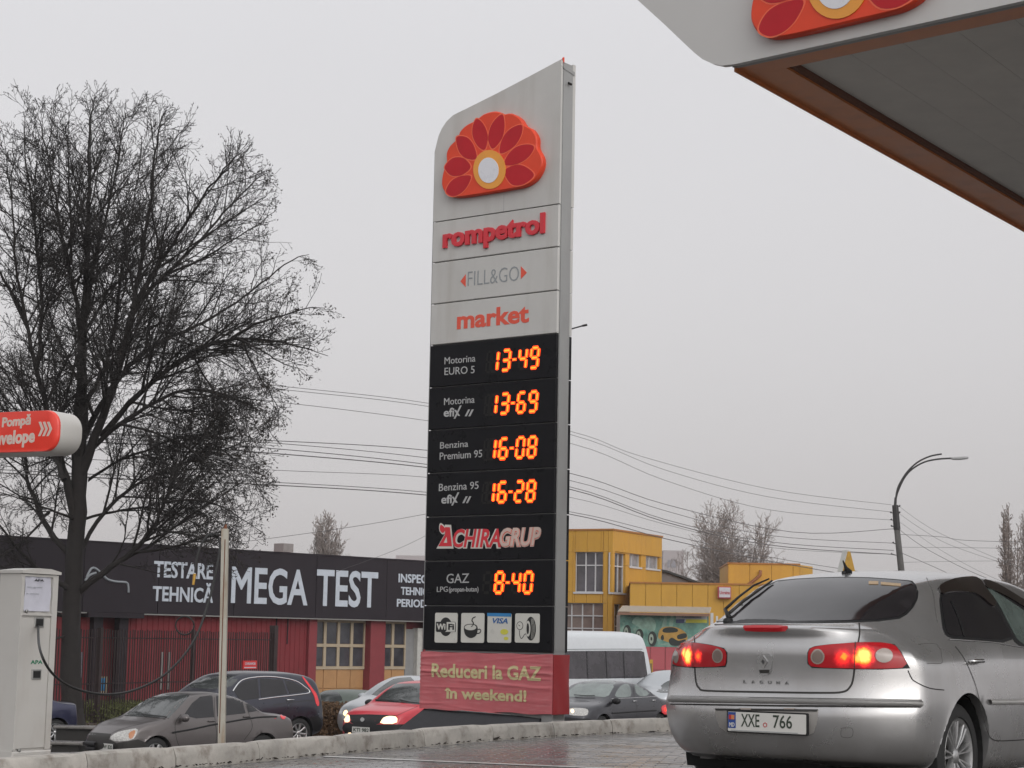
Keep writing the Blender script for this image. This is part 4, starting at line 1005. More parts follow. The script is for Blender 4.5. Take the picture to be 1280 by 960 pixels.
# side glass
sd = [(1176, 744), (1183, 738), (1200, 734), (1221, 732.5), (1232, 741), (1243, 758), (1256, 780), (1267, 801.6), (1204.7, 796), (1188, 795), (1182, 789), (1179, 770)]
LG.patch('window_seal', [(1173.5, 743), (1181, 735), (1199, 730), (1222, 728), (1235, 739), (1246, 757), (1259, 780), (1271, 804.5), (1204.7, 799), (1187, 798), (1179, 791), (1176, 770)], M_trimb, off=.003, step=6, mirror=True)
LG.patch('rear_door_window', sd, M_glassd, off=.006, step=6, mirror=True)
fd = [(1231, 733), (1240, 738), (1256, 748), (1280, 764), (1300, 778), (1320, 796), (1322, 809), (1290, 807), (1274, 805), (1262, 783), (1249, 757), (1238, 742)]
LG.patch('window_seal', [(1227, 728), (1242, 733), (1260, 744), (1284, 761), (1305, 776), (1326, 796), (1326, 812), (1290, 810.5), (1271, 808), (1259, 784), (1246, 758), (1235, 742)], M_trimb, off=.003, step=6, mirror=True)
LG.patch('front_door_window', fd, mat('clear_green_glass', (.10, .13, .12), .05, var=.35, scale=3, spec=1), off=.006, step=6, mirror=True)
LG.line('quarter_divider', [(1188, 752), (1197, 772), (1204.5, 796)], .022, M_trimb, off=.009, mirror=True)
LG.patch('wind_deflector', [(1171.5, 735), (1178, 729.5), (1188.4, 725.7), (1205, 723), (1218, 722.3), (1225, 726), (1230, 735), (1243.5, 752), (1243, 759), (1238, 758), (1226, 747), (1215.5, 741), (1196.5, 739.5), (1184, 741), (1176, 744)], mat('smoked_plastic', (.018, .012, .010), .1, coat=.5), off=.014, step=5, mirror=True)
LG.patch('wind_deflector', [(1226, 724.5), (1240, 728), (1262, 740), (1290, 758), (1310, 773), (1308, 778), (1285, 763), (1260, 747.5), (1240, 738), (1231, 735)], MATS['smoked_plastic'], off=.014, step=5, mirror=True)
LG.line('door_gap', [(1194, 808), (1203, 820), (1210, 833), (1217, 850), (1221, 862.6), (1227.7, 889.7), (1231, 905), (1235, 917), (1240, 924), (1252, 926), (1290, 924)], .007, M_gap, mirror=True)
LG.line('bumper_gap', [(1135, 838), (1139, 847), (1144, 852), (1161, 860), (1180, 862.6)], .006, M_gap, mirror=True)
LG.line('belt_trim', [(1186, 799.5), (1204, 800.5), (1240, 803), (1270, 808), (1300, 812)], .009, M_chrome, off=.003, mirror=True, thick=True)
LG.line('fuel_flap', [(1148, 805.7), (1160, 804.5), (1170, 805.5), (1175, 811), (1176.5, 820), (1177, 828.7), (1168, 829.3), (1158.6, 829.5)], .004, mat('gap_soft', (.12, .115, .11), .6))
LG.line('roof_joint', [(1158, 722), (1166, 740), (1169, 760), (1172, 778)], .004, MATS['gap_soft'], mirror=True)
LG.line('tow_cover', [(1052, 910), (1065, 910.5), (1064.5, 921), (1052, 920.5), (1052, 910)], .003, MATS['gap_soft'])
LG.line('side_moulding', [(1236, 877.5), (1250, 877.6), (1275, 877.4), (1310, 877)], .034, MATS['moulding_silver'], off=.006, mirror=True, thick=True)
LG.handle(1217.5, 827, m=M_chrome); LG.mirror(3.15, .98)
for wx in (lag['wx']):
    for s in (-1, 1): LG.wheel(wx, s, spokes=9, rr=.222, wob=.25, style=1)
# wiper parked up the left edge
wp = [LG.hit(*p) for p in ((913, 777), (908.5, 764), (925, 749), (945, 737), (963, 729))]
m_ = MB(); m_.tube([h + n * .03 for h, n, _ in wp], [.018, .010, .008, .007, .005], 8); wq = m_.build('rear_wiper', M_trimb, LG.root, smooth=True)
wp = [LG.hit(*p) for p in ((914, 770), (930, 756), (948, 743), (966, 730))]
m_ = MB(); m_.tube([h + n * .022 for h, n, _ in wp], [.010, .010, .009, .006], 6); m_.build('wiper_blade', M_gap, wq, smooth=True)
m_ = MB(); h, n, _ = LG.hit(912, 777); m_.lathe([(0, -.05), (.022, -.045), (.026, 0)], (h.x, h.y, h.z), 'x', 12); m_.build('wiper_pivot', M_trimb, wq, smooth=True)
h, n, _ = LG.hit(1060, 716)
m_ = MB(); m_.tube([h, h + Vector((-.03, 0, .03)), h + Vector((-.075, 0, .075))], [.03, .012, .004], 8); m_.build('roof_aerial', M_trimb, LG.root, smooth=True)
h, n, _ = LG.hit(1055, 717)
m_ = MB(); m_.lathe([(0, .02), (.014, .016), (.016, 0)], tuple(h), 'z', 10); m_.build('washer_jet', M_trimb, LG.root, smooth=True)
LG.patch('exhaust_heat_shadow', [(890, 938), (1050, 940), (1050, 944), (890, 942)], M_gap, off=.004, step=6, smooth=0) if False else None
st_ = LG.hit(1086, 729)
LG.patch('window_sticker', [(1086, 728), (1098, 728), (1098, 731.5), (1086, 731.5)], mat('sticker_cream', (.42, .30, .18), .5), off=.009, step=3, smooth=0)
LG.patch('window_sticker', [(1101, 729), (1126, 731), (1126, 734), (1101, 732)], MATS['sticker_cream'], off=.009, step=3, smooth=0)

# ---- street cars
def rear_from(px, py_hub, Y, R, wx, yw, head, z):        # place so that a hub lands on its pixel
    P = at(px, py_hub, Y); h = Vector((head[0], head[1], 0)); l = Vector((-head[1], head[0], 0))
    O_ = P - h * wx - l * yw; return Vector((O_.x, O_.y, z))
def hv(deg): return (-cos(R_(deg)), -sin(R_(deg)))
# taupe sedan
foc = dict(L=4.44, W=.86, R=.315, ra=.355, wx=(.97, 3.58), res=(90, 16, 16), smooth=2, step=3.2,
    top=[(0, .97), (.25, 1.03), (.6, 1.06), (.85, 1.10), (1.3, 1.33), (1.6, 1.43), (2.0, 1.49), (2.5, 1.48), (2.85, 1.40), (3.2, 1.2), (3.5, 1.02), (3.9, .93), (4.2, .82), (4.38, .7), (4.44, .66)],
    bot=[(0, .28), (.5, .2), (4, .18), (4.44, .22)], belt=[(0, .98), (1.2, .97), (3.4, .92), (4.44, .85)], plan=[(0, .90), (.4, .98), (1, 1), (3.5, 1), (4.1, .95), (4.44, .84)],
    xr=[(.25, .12), (.45, .0), (.7, .02), (.95, .08)], xf=[(.2, .1), (.45, 0), (.6, .03), (.75, .1)], tum=.42, crown=.05)
M_taupe = mat('taupe_paint', (.125, .112, .110), .34, metal=.5, var=.04, coat=.35, rvar=.01)
hf = hv(43.5); P = rear_from(328.6, 932.5, 39.6, .315, .97, .8, hf, -1.74)
fc = Car(foc, 'taupe_sedan', 'taupe four-door sedan missing its front bumper cover, nearest car in the street', 'car', P, hf, M_taupe, 1, 'cars in the street')
fc.patch('windscreen', [(155, 895), (174, 880), (196, 867.5), (228, 867.5), (237.5, 868.5), (224, 884), (211, 897.5), (186, 896.5)], M_glassl, mirror=False, smooth=0)
fc.patch('door_window', [(229.5, 894), (240, 879), (250, 871), (265.5, 868.8), (267.6, 896.3), (245, 898)], M_glassd, mirror=True, smooth=0)
fc.patch('door_window', [(270, 868.7), (295, 868.8), (302, 873.5), (307, 891.5), (271.5, 895.6)], M_glassd, mirror=True, smooth=0)
fc.patch('quarter_window', [(304.5, 870), (317, 875.5), (327, 884), (326, 888), (310.6, 890.5)], M_glassd, mirror=True, smooth=0)
fc.patch('nose_cavity', [(103, 915), (120, 916), (139, 917.5), (136, 924), (146, 929), (160, 926.5), (172, 924), (183, 928.5), (181, 938), (176, 944), (145, 945), (120, 943), (98, 936), (99, 925)], M_gap, off=.006, smooth=0)
for zz_ in ((104, 929, 121, 930.5), (103, 934, 121, 936.5)): fc.line('bare_bumper_beam', [(92, zz_[1] - 1), (zz_[0], zz_[1]), (zz_[2], zz_[3])], .10, M_trimb, off=.02, thick=True)
fc.patch('headlamp', [(136, 923), (145, 916), (158, 912.5), (173.5, 910.3), (170, 919), (166, 925), (145, 927.5)], M_lclear, off=.008)
fc.patch('indicator_lens', [(161, 916), (170, 912), (168, 919), (164.5, 924), (161, 923)], mat('indicator_amber', (.45, .2, .1), .2), off=.011, step=2)
fc.patch('headlamp', [(94.5, 922), (99.5, 914), (104, 910), (102.5, 917), (99, 923.5)], M_lclear, off=.008, step=2)
fc.patch('tail_lamp', [(349.7, 892), (354.4, 888.5), (357.8, 896), (354.4, 900), (350.5, 897)], mat('lamp_red_bright', (.75, .03, .04), .2, coat=.5), off=.008, step=2)
fc.line('rub_strip', [(215, 916), (240, 911.5), (271, 905), (320, 897), (346, 896)], .035, M_trimb, off=.004, thick=True)
fc.line('door_gap', [(268, 869), (268.5, 897), (271, 920), (268, 935)], .012, M_gap); fc.line('door_gap', [(303, 872), (312, 895), (315, 910), (305, 925)], .012, M_gap)
fc.line('door_gap', [(226, 893), (219, 905), (221, 925), (227, 938)], .012, M_gap)
fc.line('bonnet_edge', [(139, 917), (150, 912), (175, 905), (211, 898)], .012, M_gap); fc.line('wiper', [(178, 895), (195, 896.5), (208, 897.5)], .03, M_trimb, off=.03, thick=True)
fc.handle(264, 901.5); fc.handle(308, 895.8); fc.mirror(3.02, 1.0)
for wx in foc['wx']:
    for s in (-1, 1): fc.wheel(wx, s, spokes=7, rr=.2, wob=.3)
pl, a, b, q = fc.number_plate(133, 933.5, '', 1, wd=.50, ht=.13); text('CBW 820', -a + .04, a - .02, -.035, .075, -.003, .002, M_pt, pl, bold=.03)
# dark SUV
crv = dict(L=4.55, W=.91, R=.35, ra=.40, wx=(.93, 3.55), res=(90, 16, 18), smooth=2, step=3.2,
    top=[(0, 1.20), (.12, 1.36), (.3, 1.6), (.6, 1.70), (1.2, 1.755), (2.0, 1.765), (2.6, 1.70), (3.0, 1.5), (3.35, 1.25), (3.6, 1.13), (4.1, 1.03), (4.4, .9), (4.55, .8)],
    bot=[(0, .35), (.6, .24), (4, .24), (4.55, .3)], belt=[(0, 1.14), (1.2, 1.10), (3.4, 1.03), (4.55, 1.0)], plan=[(0, .86), (.4, .97), (1, 1), (3.5, 1), (4.1, .95), (4.55, .85)],
    xr=[(.3, .08), (.5, .0), (.9, .04), (1.2, .06), (1.5, .0)], xf=[(.2, .1), (.5, 0), (.8, .05), (1, .1)], tum=.33, crown=.05)
M_dkblue = mat('dark_blue_grey_paint', (.035, .036, .05), .28, metal=.5, var=.04, coat=.45, rvar=.01)
P = rear_from(374, 914, 44.4, .35, .93, .86, hf, -1.67)
cv = Car(crv, 'dark_suv', 'dark blue-grey SUV with chrome window trim, half hidden behind the taupe sedan', 'car', P, hf, M_dkblue, 1, 'cars in the street')
cv.patch('windscreen', [(233, 859), (246, 851), (257.5, 847), (274, 845), (300, 846.3), (288, 860), (260, 862)], M_glassl)
cv.patch('door_window', [(292, 863), (299, 855), (306, 851), (322, 848.3), (324, 873), (300, 876)], M_glassd, mirror=True, smooth=0)
cv.patch('door_window', [(325, 848.3), (353, 849.5), (359.5, 867.7), (326, 872)], M_glassd, mirror=True, smooth=0)
cv.patch('quarter_window', [(355.5, 850), (367, 852.5), (377, 858), (384.5, 864.3), (361.8, 867.3)], M_glassd, mirror=True, smooth=0)
cv.line('chrome_trim', [(291, 864), (298, 854), (306, 849), (322, 846.4), (338, 846), (356, 848), (370, 851.5), (380, 858), (387, 865.5), (372, 868.5), (345, 871.5), (323, 874.5)], .03, M_chrome, off=.004, thick=True)
cv.patch('tail_lamp', [(376.5, 845.3), (379.5, 846.2), (393, 864), (396, 868), (399.6, 882), (395.5, 882.7), (391.5, 866)], MATS['lamp_red_bright'], off=.008, step=2)
cv.line('door_gap', [(342, 881), (376, 876.5), (398, 875.5)], .014, M_gap); cv.line('door_gap', [(360, 868), (364, 880), (356, 893)], .012, M_gap)
cv.handle(362.5, 875, ln=.22, m=M_chrome)
cv.patch('bumper_cover', [(385, 897), (401, 894), (401.5, 912), (392, 915), (389, 903)], M_trimb, off=.006)
for wx in crv['wx']:
    for s in (-1, 1): cv.wheel(wx, s, spokes=8, rr=.235, wob=.2, style=0)
cv.mirror(2.95, 1.15)
# red sedan with lamps on
lo = dict(L=4.25, W=.87, R=.31, ra=.36, wx=(.75, 3.38), res=(80, 16, 16), smooth=2, step=3.2,
    top=[(0, 1.0), (.5, 1.04), (.8, 1.12), (1.2, 1.40), (1.5, 1.50), (2.0, 1.54), (2.4, 1.52), (2.7, 1.42), (3.0, 1.22), (3.25, 1.05), (3.7, .97), (4.05, .88), (4.2, .74), (4.25, .7)],
    bot=[(0, .28), (.5, .2), (3.9, .18), (4.25, .22)], belt=[(0, .98), (1.2, .97), (3.2, .95), (4.25, .9)], plan=[(0, .92), (.4, .98), (1, 1), (3.3, 1), (3.9, .96), (4.25, .88)],
    xr=[(.25, .1), (.45, 0), (.95, .05)], xf=[(.2, .06), (.45, 0), (.6, .03), (.85, .08)], tum=.4, crown=.05, cf=.18)
M_redp = mat('red_paint', (.52, .028, .045), .3, var=.05, coat=.4, rvar=.01)
hl = hv(54); fp = at(455, 905, 41.6); P = Vector((fp.x, fp.y, 0)) - Vector((hl[0], hl[1], 0)) * 4.22; P.z = -1.57
lg = Car(lo, 'red_sedan', 'red sedan with both headlamps lit beside the banner', 'car', P, hl, M_redp, 1, 'cars in the street')
lg.patch('windscreen', [(468.7, 876.5), (480, 866), (495, 854.6), (527, 854), (556, 855.5), (561, 880), (526, 880.7), (503, 878.6), (486, 877.5)], M_glassl, smooth=0)
lg.patch('black_grille', [(437, 893.5), (460, 893), (497, 894.5), (484, 897), (474, 904.5), (464, 908), (446, 908), (438, 902.5)], M_trimb, off=.006, smooth=0)
lg.patch('bumper_cover', [(427.5, 904), (437, 903.5), (450, 908), (474, 905.5), (497, 905.5), (514, 905), (530, 903), (530, 932), (428, 930)], M_trimb, off=.007, smooth=0)
h1 = lg.patch('headlamp', [(474.5, 904.8), (478, 899), (481, 896.5), (488, 895), (497, 896.5), (496, 904.8)], M_glow_w, off=.01, step=2)
lg.patch('headlamp_core', [(482, 899), (488, 897.5), (491, 900), (488, 902.5), (482, 902.5)], M_glow_ww, off=.013, step=2, parent=h1)
h1 = lg.patch('headlamp', [(429, 902.5), (430, 896), (433, 893.6), (436.5, 893.6), (437.5, 898), (436.7, 903)], M_glow_w, off=.01, step=2)
lg.patch('fog_lamp', [(434, 917.5), (437.5, 915), (441, 917.5), (437.5, 920)], M_glow_w, off=.012, step=2)
lg.patch('badge', [(450, 899.5), (453, 896.5), (456.5, 899.5), (453, 903)], M_steel, off=.012, step=2)
pl, a, b, q = lg.number_plate(451.5, 912.5, '', 1, wd=.50, ht=.13); text('KTI 982', -a + .04, a - .02, -.035, .075, -.003, .002, M_pt, pl, bold=.03)
lg.line('wiper', [(470, 876), (484, 876.5), (500, 878.5)], .03, M_trimb, off=.03, thick=True); lg.line('wiper', [(500, 876), (512, 879), (525, 880.5)], .03, M_trimb, off=.03, thick=True)
lg.line('bonnet_edge', [(497, 894), (508, 889), (522, 883)], .012, M_gap)
lg.patch('door_window', [(563, 878), (570, 862), (585, 857), (600, 857), (604, 876)], M_glassd, mirror=True)
for wx in lo['wx']:
    for s in (-1, 1): lg.wheel(wx, s, spokes=6, rr=.2)
lg.mirror(2.95, 1.02, M_trimb)
# silver hatch in the next lane, mostly hidden by the red sedan
M_silv2 = mat('pale_silver_paint', (.46, .48, .50), .3, metal=.5, var=.03, coat=.6, rvar=.01)
lo2 = dict(lo); lo2['top'] = [(0, 1.1), (.3, 1.35), (.7, 1.46), (1.5, 1.54), (2.2, 1.54), (2.6, 1.44), (3.0, 1.22), (3.3, 1.04), (3.7, .95), (4.05, .82), (4.25, .66)]
fp = at(446, 900, 45.6); P = Vector((fp.x, fp.y, 0)) - Vector((hl[0], hl[1], 0)) * 4.22; P.z = -1.55
sv = Car(lo2, 'silver_car', 'silver car with a lit headlamp peeking out behind the red sedan', 'car', P, hl, M_silv2, 1, 'cars in the street')
sv.patch('windscreen', [(462, 870.5), (472, 862), (485, 852.5), (494, 847.5), (520, 846), (515, 870)], M_glassl)
h1 = sv.patch('headlamp', [(428.8, 893), (430.5, 888.5), (434, 887.5), (435, 892), (432, 895.5)], M_glow_w, off=.01, step=2)
for wx in lo['wx']:
    for s in (-1, 1): sv.wheel(wx, s, spokes=6, rr=.2)
sv.mirror(2.95, 1.02)
# dark saloon right of the totem
vo = dict(L=4.82, W=.915, R=.32, ra=.365, wx=(1.1, 3.89), res=(90, 16, 16), smooth=2, step=3.2,
    top=[(0, .92), (.4, .99), (.8, 1.02), (1.05, 1.08), (1.6, 1.34), (1.9, 1.42), (2.4, 1.455), (2.8, 1.42), (3.1, 1.30), (3.5, 1.09), (3.75, .99), (4.3, .90), (4.65, .78), (4.82, .66)],
    bot=[(0, .28), (.5, .2), (4.3, .18), (4.82, .22)], belt=[(0, .95), (1.2, .95), (3.6, .91), (4.82, .86)], plan=[(0, .90), (.4, .97), (1, 1), (3.8, 1), (4.4, .95), (4.82, .85)],
    xr=[(.25, .1), (.45, 0), (.9, .06)], xf=[(.2, .08), (.45, 0), (.6, .03), (.75, .1)], tum=.42, crown=.05)
M_dkg = mat('dark_grey_paint', (.045, .045, .052), .28, metal=.5, var=.04, coat=.45, rvar=.01)
hvv = hv(55); P = rear_from(753, 901, 46.8, .32, 3.89, .87, hvv, -1.52)
vv = Car(vo, 'dark_grey_saloon', 'dark grey saloon waiting between the price sign and the silver hatchback', 'car', P, hvv, M_dkg, 1, 'cars in the street')
vv.patch('windscreen', [(698, 873), (710, 864), (721, 855.5), (731, 851.3), (750, 850.8), (771, 852), (766, 861), (759.5, 872), (744, 870.5), (712, 871)], mat('misty_glass', (.16, .19, .18), .08, var=.3, scale=2, spec=1))
vv.patch('door_window', [(767.5, 871.5), (771, 863), (777, 856), (786, 853.3), (790.5, 870), (780, 872)], MATS['misty_glass'], mirror=True)
vv.patch('door_window', [(792.3, 852.8), (800, 853.2), (808, 858.5), (812.5, 869.7), (795.5, 870.6)], MATS['misty_glass'], mirror=True)
vv.patch('quarter_window', [(810, 860), (815, 863.5), (821, 869), (814.8, 869.6)], M_glassd, step=2, mirror=True)
vv.patch('headlamp', [(710, 893.5), (710.5, 888), (713, 885.3), (722, 885), (734, 886), (736, 890), (733, 895), (720, 895)], M_lclear, off=.008, step=2.5)
vv.patch('lit_sidelight', [(713, 887), (717, 886.5), (718, 891), (714, 892)], M_glow_w, off=.011, step=2)
vv.patch('tail_lamp', [(826, 883), (832, 880.5), (838, 882), (837.5, 893), (828, 893)], MATS['lamp_red_bright'], off=.008, step=2)
vv.patch('lit_tail_bulb', [(829.5, 885), (833, 884), (834, 889), (830, 889.5)], M_glow_r, off=.012, step=2)
vv.patch('bumper_strip', [(704, 896), (722, 898), (738, 898), (738, 901), (720, 901.5), (704, 900)], M_trimb, off=.006)
vv.line('belt_trim', [(764, 873.5), (790, 872.5), (815, 871), (826, 870.5)], .015, M_chrome, off=.004, thick=True)
vv.line('door_gap', [(790.8, 853), (793, 872), (796, 885), (795, 897)], .012, M_gap); vv.line('rub_strip', [(765, 891.5), (795, 889.5), (820, 888)], .04, M_trimb, off=.004, thick=True)
vv.handle(793, 876.5, m=M_chrome); vv.handle(817, 875.5, m=M_chrome); vv.mirror(3.45, .98, M_trimb)
vv.line('wiper', [(718, 870), (732, 871), (744, 871)], .03, M_trimb, off=.03, thick=True)
for wx in vo['wx']:
    for s in (-1, 1): vv.wheel(wx, s, spokes=7, rr=.2)
# pale car behind it
fp = at(800, 880, 56); P = Vector((fp.x, fp.y, 0)) - Vector((hvv[0], hvv[1], 0)) * 4.1; P.z = -1.45
s2 = Car(lo, 'pale_sedan', 'pale silver sedan almost hidden between the dark saloon and the silver hatchback', 'car', P, hvv, M_silv2, 1, 'cars in the street')
s2.patch('windscreen', [(818, 866), (824, 859), (832, 852.5), (840, 849.5), (855, 849), (850, 866)], M_glassl)
for wx in lo['wx']:
    for s in (-1, 1): s2.wheel(wx, s, spokes=6, rr=.2)
# white minibus
vn = dict(L=6.6, W=.98, R=.34, ra=.39, wx=(1.6, 5.3), res=(70, 14, 18), smooth=2, step=5,
    top=[(0, 2.55), (.2, 2.64), (1, 2.68), (4.6, 2.66), (5.2, 2.5), (5.7, 1.9), (6.0, 1.45), (6.4, 1.15), (6.6, .9)],
    bot=[(0, .4), (1, .3), (6.6, .3)], belt=[(0, 1.5), (6.6, 1.4)], plan=[(0, .94), (.3, .99), (1, 1), (5.6, 1), (6.2, .95), (6.6, .86)],
    xr=[(.3, .06), (1, 0), (2, .10), (2.6, .28)], xf=[(.2, .1), (.5, 0), (1, .1)], tum=.13, crown=.09, cr=.12)
M_vw = mat('white_paint', (.56, .58, .60), .3, var=.03, coat=.2, rvar=.01)
rp_ = at(819, 850, 59); P = Vector((rp_.x, rp_.y, -1.46))
hn = hv(50); l_ = Vector((-hn[1], hn[0], 0)); P = P - l_ * .92 * 1.0
P.z = -1.46
va_ = Car(vn, 'white_minibus', 'white high-roof minibus with a dark window band, right of the price sign', 'minibus', P, hn, M_vw, 1)
va_.patch('window_band', [(690, 814), (760, 813.5), (800, 813.5), (805, 815), (809.5, 846), (800, 847.5), (740, 848.5), (690, 848.5)], mat('bus_glass', (.035, .03, .036), .1, var=.6, scale=1.6, spec=.7), smooth=0)
for px in (733, 757, 779): va_.line('window_pillar', [(px, 814), (px + 1.5, 848)], .05, M_trimb, off=.007)
va_.line('rain_gutter', [(690, 812), (760, 811.5), (803, 811.5)], .03, M_tgrey, off=.004)
for wx in vn['wx']:
    for s in (-1, 1): va_.wheel(wx, s, spokes=6, rr=.2)
# dark blue car by the left edge
P = rear_from(71, 892, 45.5, .31, .75, .82, hf, -1.78)
db = Car(lo, 'navy_car', 'navy car parked behind the white cabinet with only its rear corner showing', 'car', P, hf, mat('navy_paint', (.03, .032, .07), .3, metal=.4, coat=.6, rvar=.01), 1, 'cars in the street')
db.patch('tail_lamp', [(79, 853), (84, 854), (88, 861), (86, 866), (81, 860)], MATS['lamp_red_bright'], off=.01, step=2)
db.patch('door_window', [(40, 868), (48, 848), (62, 847), (70, 860), (68, 866)], M_glassd, mirror=True)
for wx in lo['wx']:
    for s in (-1, 1): db.wheel(wx, s, spokes=8, rr=.22)
# old green estate behind the dry hedge
P0_ = at(411, 880, 53); hb = hv(20); P = Vector((P0_.x, P0_.y, -1.93)) + Vector((1.9, .9, 0))
ob = dict(lo); ob['top'] = [(0, .95), (.6, 1.0), (.8, 1.05), (1.15, 1.34), (1.5, 1.4), (2.2, 1.41), (2.55, 1.34), (3.0, 1.0), (3.6, .92), (4.25, .7)]
P = Vector((P0_.x + 1.1, P0_.y + 1.3, -1.93))
og = Car(ob, 'old_green_car', 'old grey-green car parked behind the dry hedge in front of the tan gate', 'car', P, hv(75), mat('grey_green_paint', (.10, .12, .105), .45, var=.1, coat=.2, rvar=.01), 1, 'cars in the street')
og.patch('windscreen', [(399, 877), (402, 866), (406, 864.5), (421, 864.5), (426, 869), (429, 877.5)], M_glassl, step=2)
for wx in lo['wx']:
    for s in (-1, 1): og.wheel(wx, s, spokes=6, rr=.19)
# ---------------------------------------------------------------- red and charcoal test centre
MA = atan2(.743, .67)
MO = at(190, 800, 70); MO.z = zg(-14); MF = Frame(MO, MA)
M_char = mat('charcoal_fascia', (.025, .020, .025), .55, var=.1, scale=.6, dirt=.2, dcol=(.045, .035, .04), streak=4, spec=.2)
M_redm = mat('red_profiled_metal', (.20, .030, .036), .6, var=.1, scale=.8, dirt=.3, dcol=(.15, .035, .035), streak=4, spec=.3)
M_redc = mat('red_pier', (.23, .045, .052), .6, var=.08, spec=.3)
M_lett = mat('fascia_lettering', (.50, .54, .60), .5, var=.08)
M_tan = mat('tan_panel', (.42, .23, .10), .55, var=.1, scale=1.5, dirt=.3, dcol=(.3, .16, .08))
M_fr = mat('beige_frame', (.42, .34, .24), .5, var=.06)
M_pane = mat('dark_pane', (.055, .055, .065), .08, var=.5, scale=1.2, spec=.8)
M_steelg = mat('galvanised', (.28, .27, .26), .45, metal=.3, var=.12)
mt = thing('test_centre_building', 'long red workshop with charcoal fascia reading MEGA TEST', 'building', MO, MA)
zt = (MF.uv(190, 683)[1] + MF.uv(528, 703)[1]) / 2; zb_ = (MF.uv(340, 770.5)[1] + MF.uv(528, 777)[1]) / 2
sL, sR = -26.0, MF.uv(640, 790)[0]; BD = 14
print('mega', zt, zb_, sR, MF.uv(190, 683), MF.uv(528, 703), MF.uv(528, 777))
g1 = (MF.uv(394, 800)[0], MF.uv(461, 800)[0]); g2 = (MF.uv(479.5, 800)[0], MF.uv(530, 800)[0]); ent = (MF.uv(122, 800)[0], MF.uv(160, 800)[0])
p1 = (MF.uv(384, 800)[0], g1[0]); p2 = (g1[1], g2[0])
mb = MB()
mb.box(sL, sR, .5, BD, 0, zt - .25); mb.build('building_core', M_redc, mt)
mb = MB()                                                    # profiled sheet with ribs
def ribs(a, b, z0, z1, y=0.02):
    x = a; P = []
    while x < b:
        P += [(x, y + .03), (x + .10, y + .03), (x + .12, y), (x + .20, y), (x + .22, y + .03)]; x += .25
    P = [(min(b, p), q) for p, q in P] + [(b, y + .03)]
    o = len(mb.v)
    for p, q in P: mb.v += [(p, q, z0), (p, q, z1)]
    for i in range(len(P) - 1): a_ = o + 2 * i; mb.f.append((a_, a_ + 2, a_ + 3, a_ + 1)); mb.m.append(0)
ribs(sL, ent[0], .3, zb_ + .1); ribs(ent[1], p1[0], .3, zb_ + .1); ribs(g2[1], sR, .3, zb_ + .1)
mb.build('profiled_wall', M_redm, mt, kind='stuff')
mb = MB(); mb.box(sL, ent[0], -.02, .5, 0, .3); mb.box(ent[1], p1[0], -.02, .5, 0, .3); mb.box(g2[1], sR, -.02, .5, 0, .3); mb.build('wall_base', M_slab, mt)
for (a, b) in (p1, p2):
    mb = MB(); mb.bbox(a, b, -.12, .5, 0, zb_ + .02, .02); mb.build('pier', M_redc, mt)
# entrance recess with columns
mb = MB(); mb.box(ent[0], ent[1], .45, .5, 0, zb_); mb.build('recess_wall', M_redm, mt)
for px in (118, 150):
    x = MF.uv(px, 800)[0]; mb = MB(); mb.box(x - .2, x + .2, -.2, .1, 0, zb_ - .15); mb.build('entrance_column', M_char, mt)
mb = MB(); mb.box(ent[0] - .8, ent[1] + .3, -.5, .5, zb_ - .18, zb_ + .0); mb.build('entrance_canopy', M_char, mt)
a, b = MF.uv(127, 867), MF.uv(144, 846); mb = MB(); mb.box(a[0], b[0], .40, .45, a[1], b[1]); w_ = mb.build('poster_frame', M_fr, mt)
a, b = MF.uv(129, 864), MF.uv(140, 848); mb = MB(); mb.box(a[0], b[0], .38, .40, a[1], b[1]); mb.build('blue_poster', mat('poster_blue', (.05, .3, .6), .4, var=.5, scale=2), w_)
for x0, x1 in ((94, 98), (99.5, 102)):
    a, b = MF.uv(x0, 862), MF.uv(x1, 815); mb = MB(); mb.box(a[0], b[0], -.05, .0, a[1], b[1]); mb.build('notice_board', mat('board', (.3, .33, .38), .4, var=.5, scale=4), mt)
for x0, x1 in ((200, 203.5), (209, 213.5)):
    a, b = MF.uv(x0, 862), MF.uv(x1, 815); mb = MB(); mb.box(a[0], b[0], -.03, .03, a[1], b[1]); mb.build('narrow_shutter', M_steelg, mt)
# fascia panels
sm_ = [sL, -16, -8] + [MF.uv(p, 720)[0] for p in (96, 190, 285, 387, 475, 560)] + [sR + .4]
for a, b in zip(sm_, sm_[1:]):
    mb = MB(); mb.bbox(a + .012, b - .012, -.42, .48, zb_, zt, .012); mb.build('fascia_panel', M_char, mt)
mb = MB(); mb.box(sL, sR + .42, -.44, .5, zt, zt + .06); mb.build('coping', M_char, mt)
mb = MB(); mb.box(sL, sR + .4, -.40, .46, zb_ - .05, zb_ - .005); mb.build('drip_edge', M_steelg, mt)
def ft_(st, bl, br, top, bold=.03, **k):
    a = MF.uv(*bl, off=-.43); b = MF.uv(*br, off=-.43); c_ = MF.uv(*top, off=-.43)
    return text(st, a[0], b[0], a[1], c_[1] - a[1], -.422, .02, M_lett, mt, bold=bold, **k)
ft_('TESTARE', (192, 720.5), (266, 721.5), (192, 701)); ft_('TEHNICĂ', (190.5, 750.5), (266, 752), (190.5, 732.5))
ft_('MEGA', (288.5, 752.5), (384, 756), (288.5, 708), .022); ft_('TEST', (395, 756), (471.5, 757.5), (395, 711.5), .022)
ft_('INSPECȚIE', (498, 727.5), (549, 730), (498, 717)); ft_('TEHNICĂ', (501, 743), (541, 745), (501, 733.5)); ft_('PERIODICĂ', (496, 758), (551, 760), (496, 748.5))
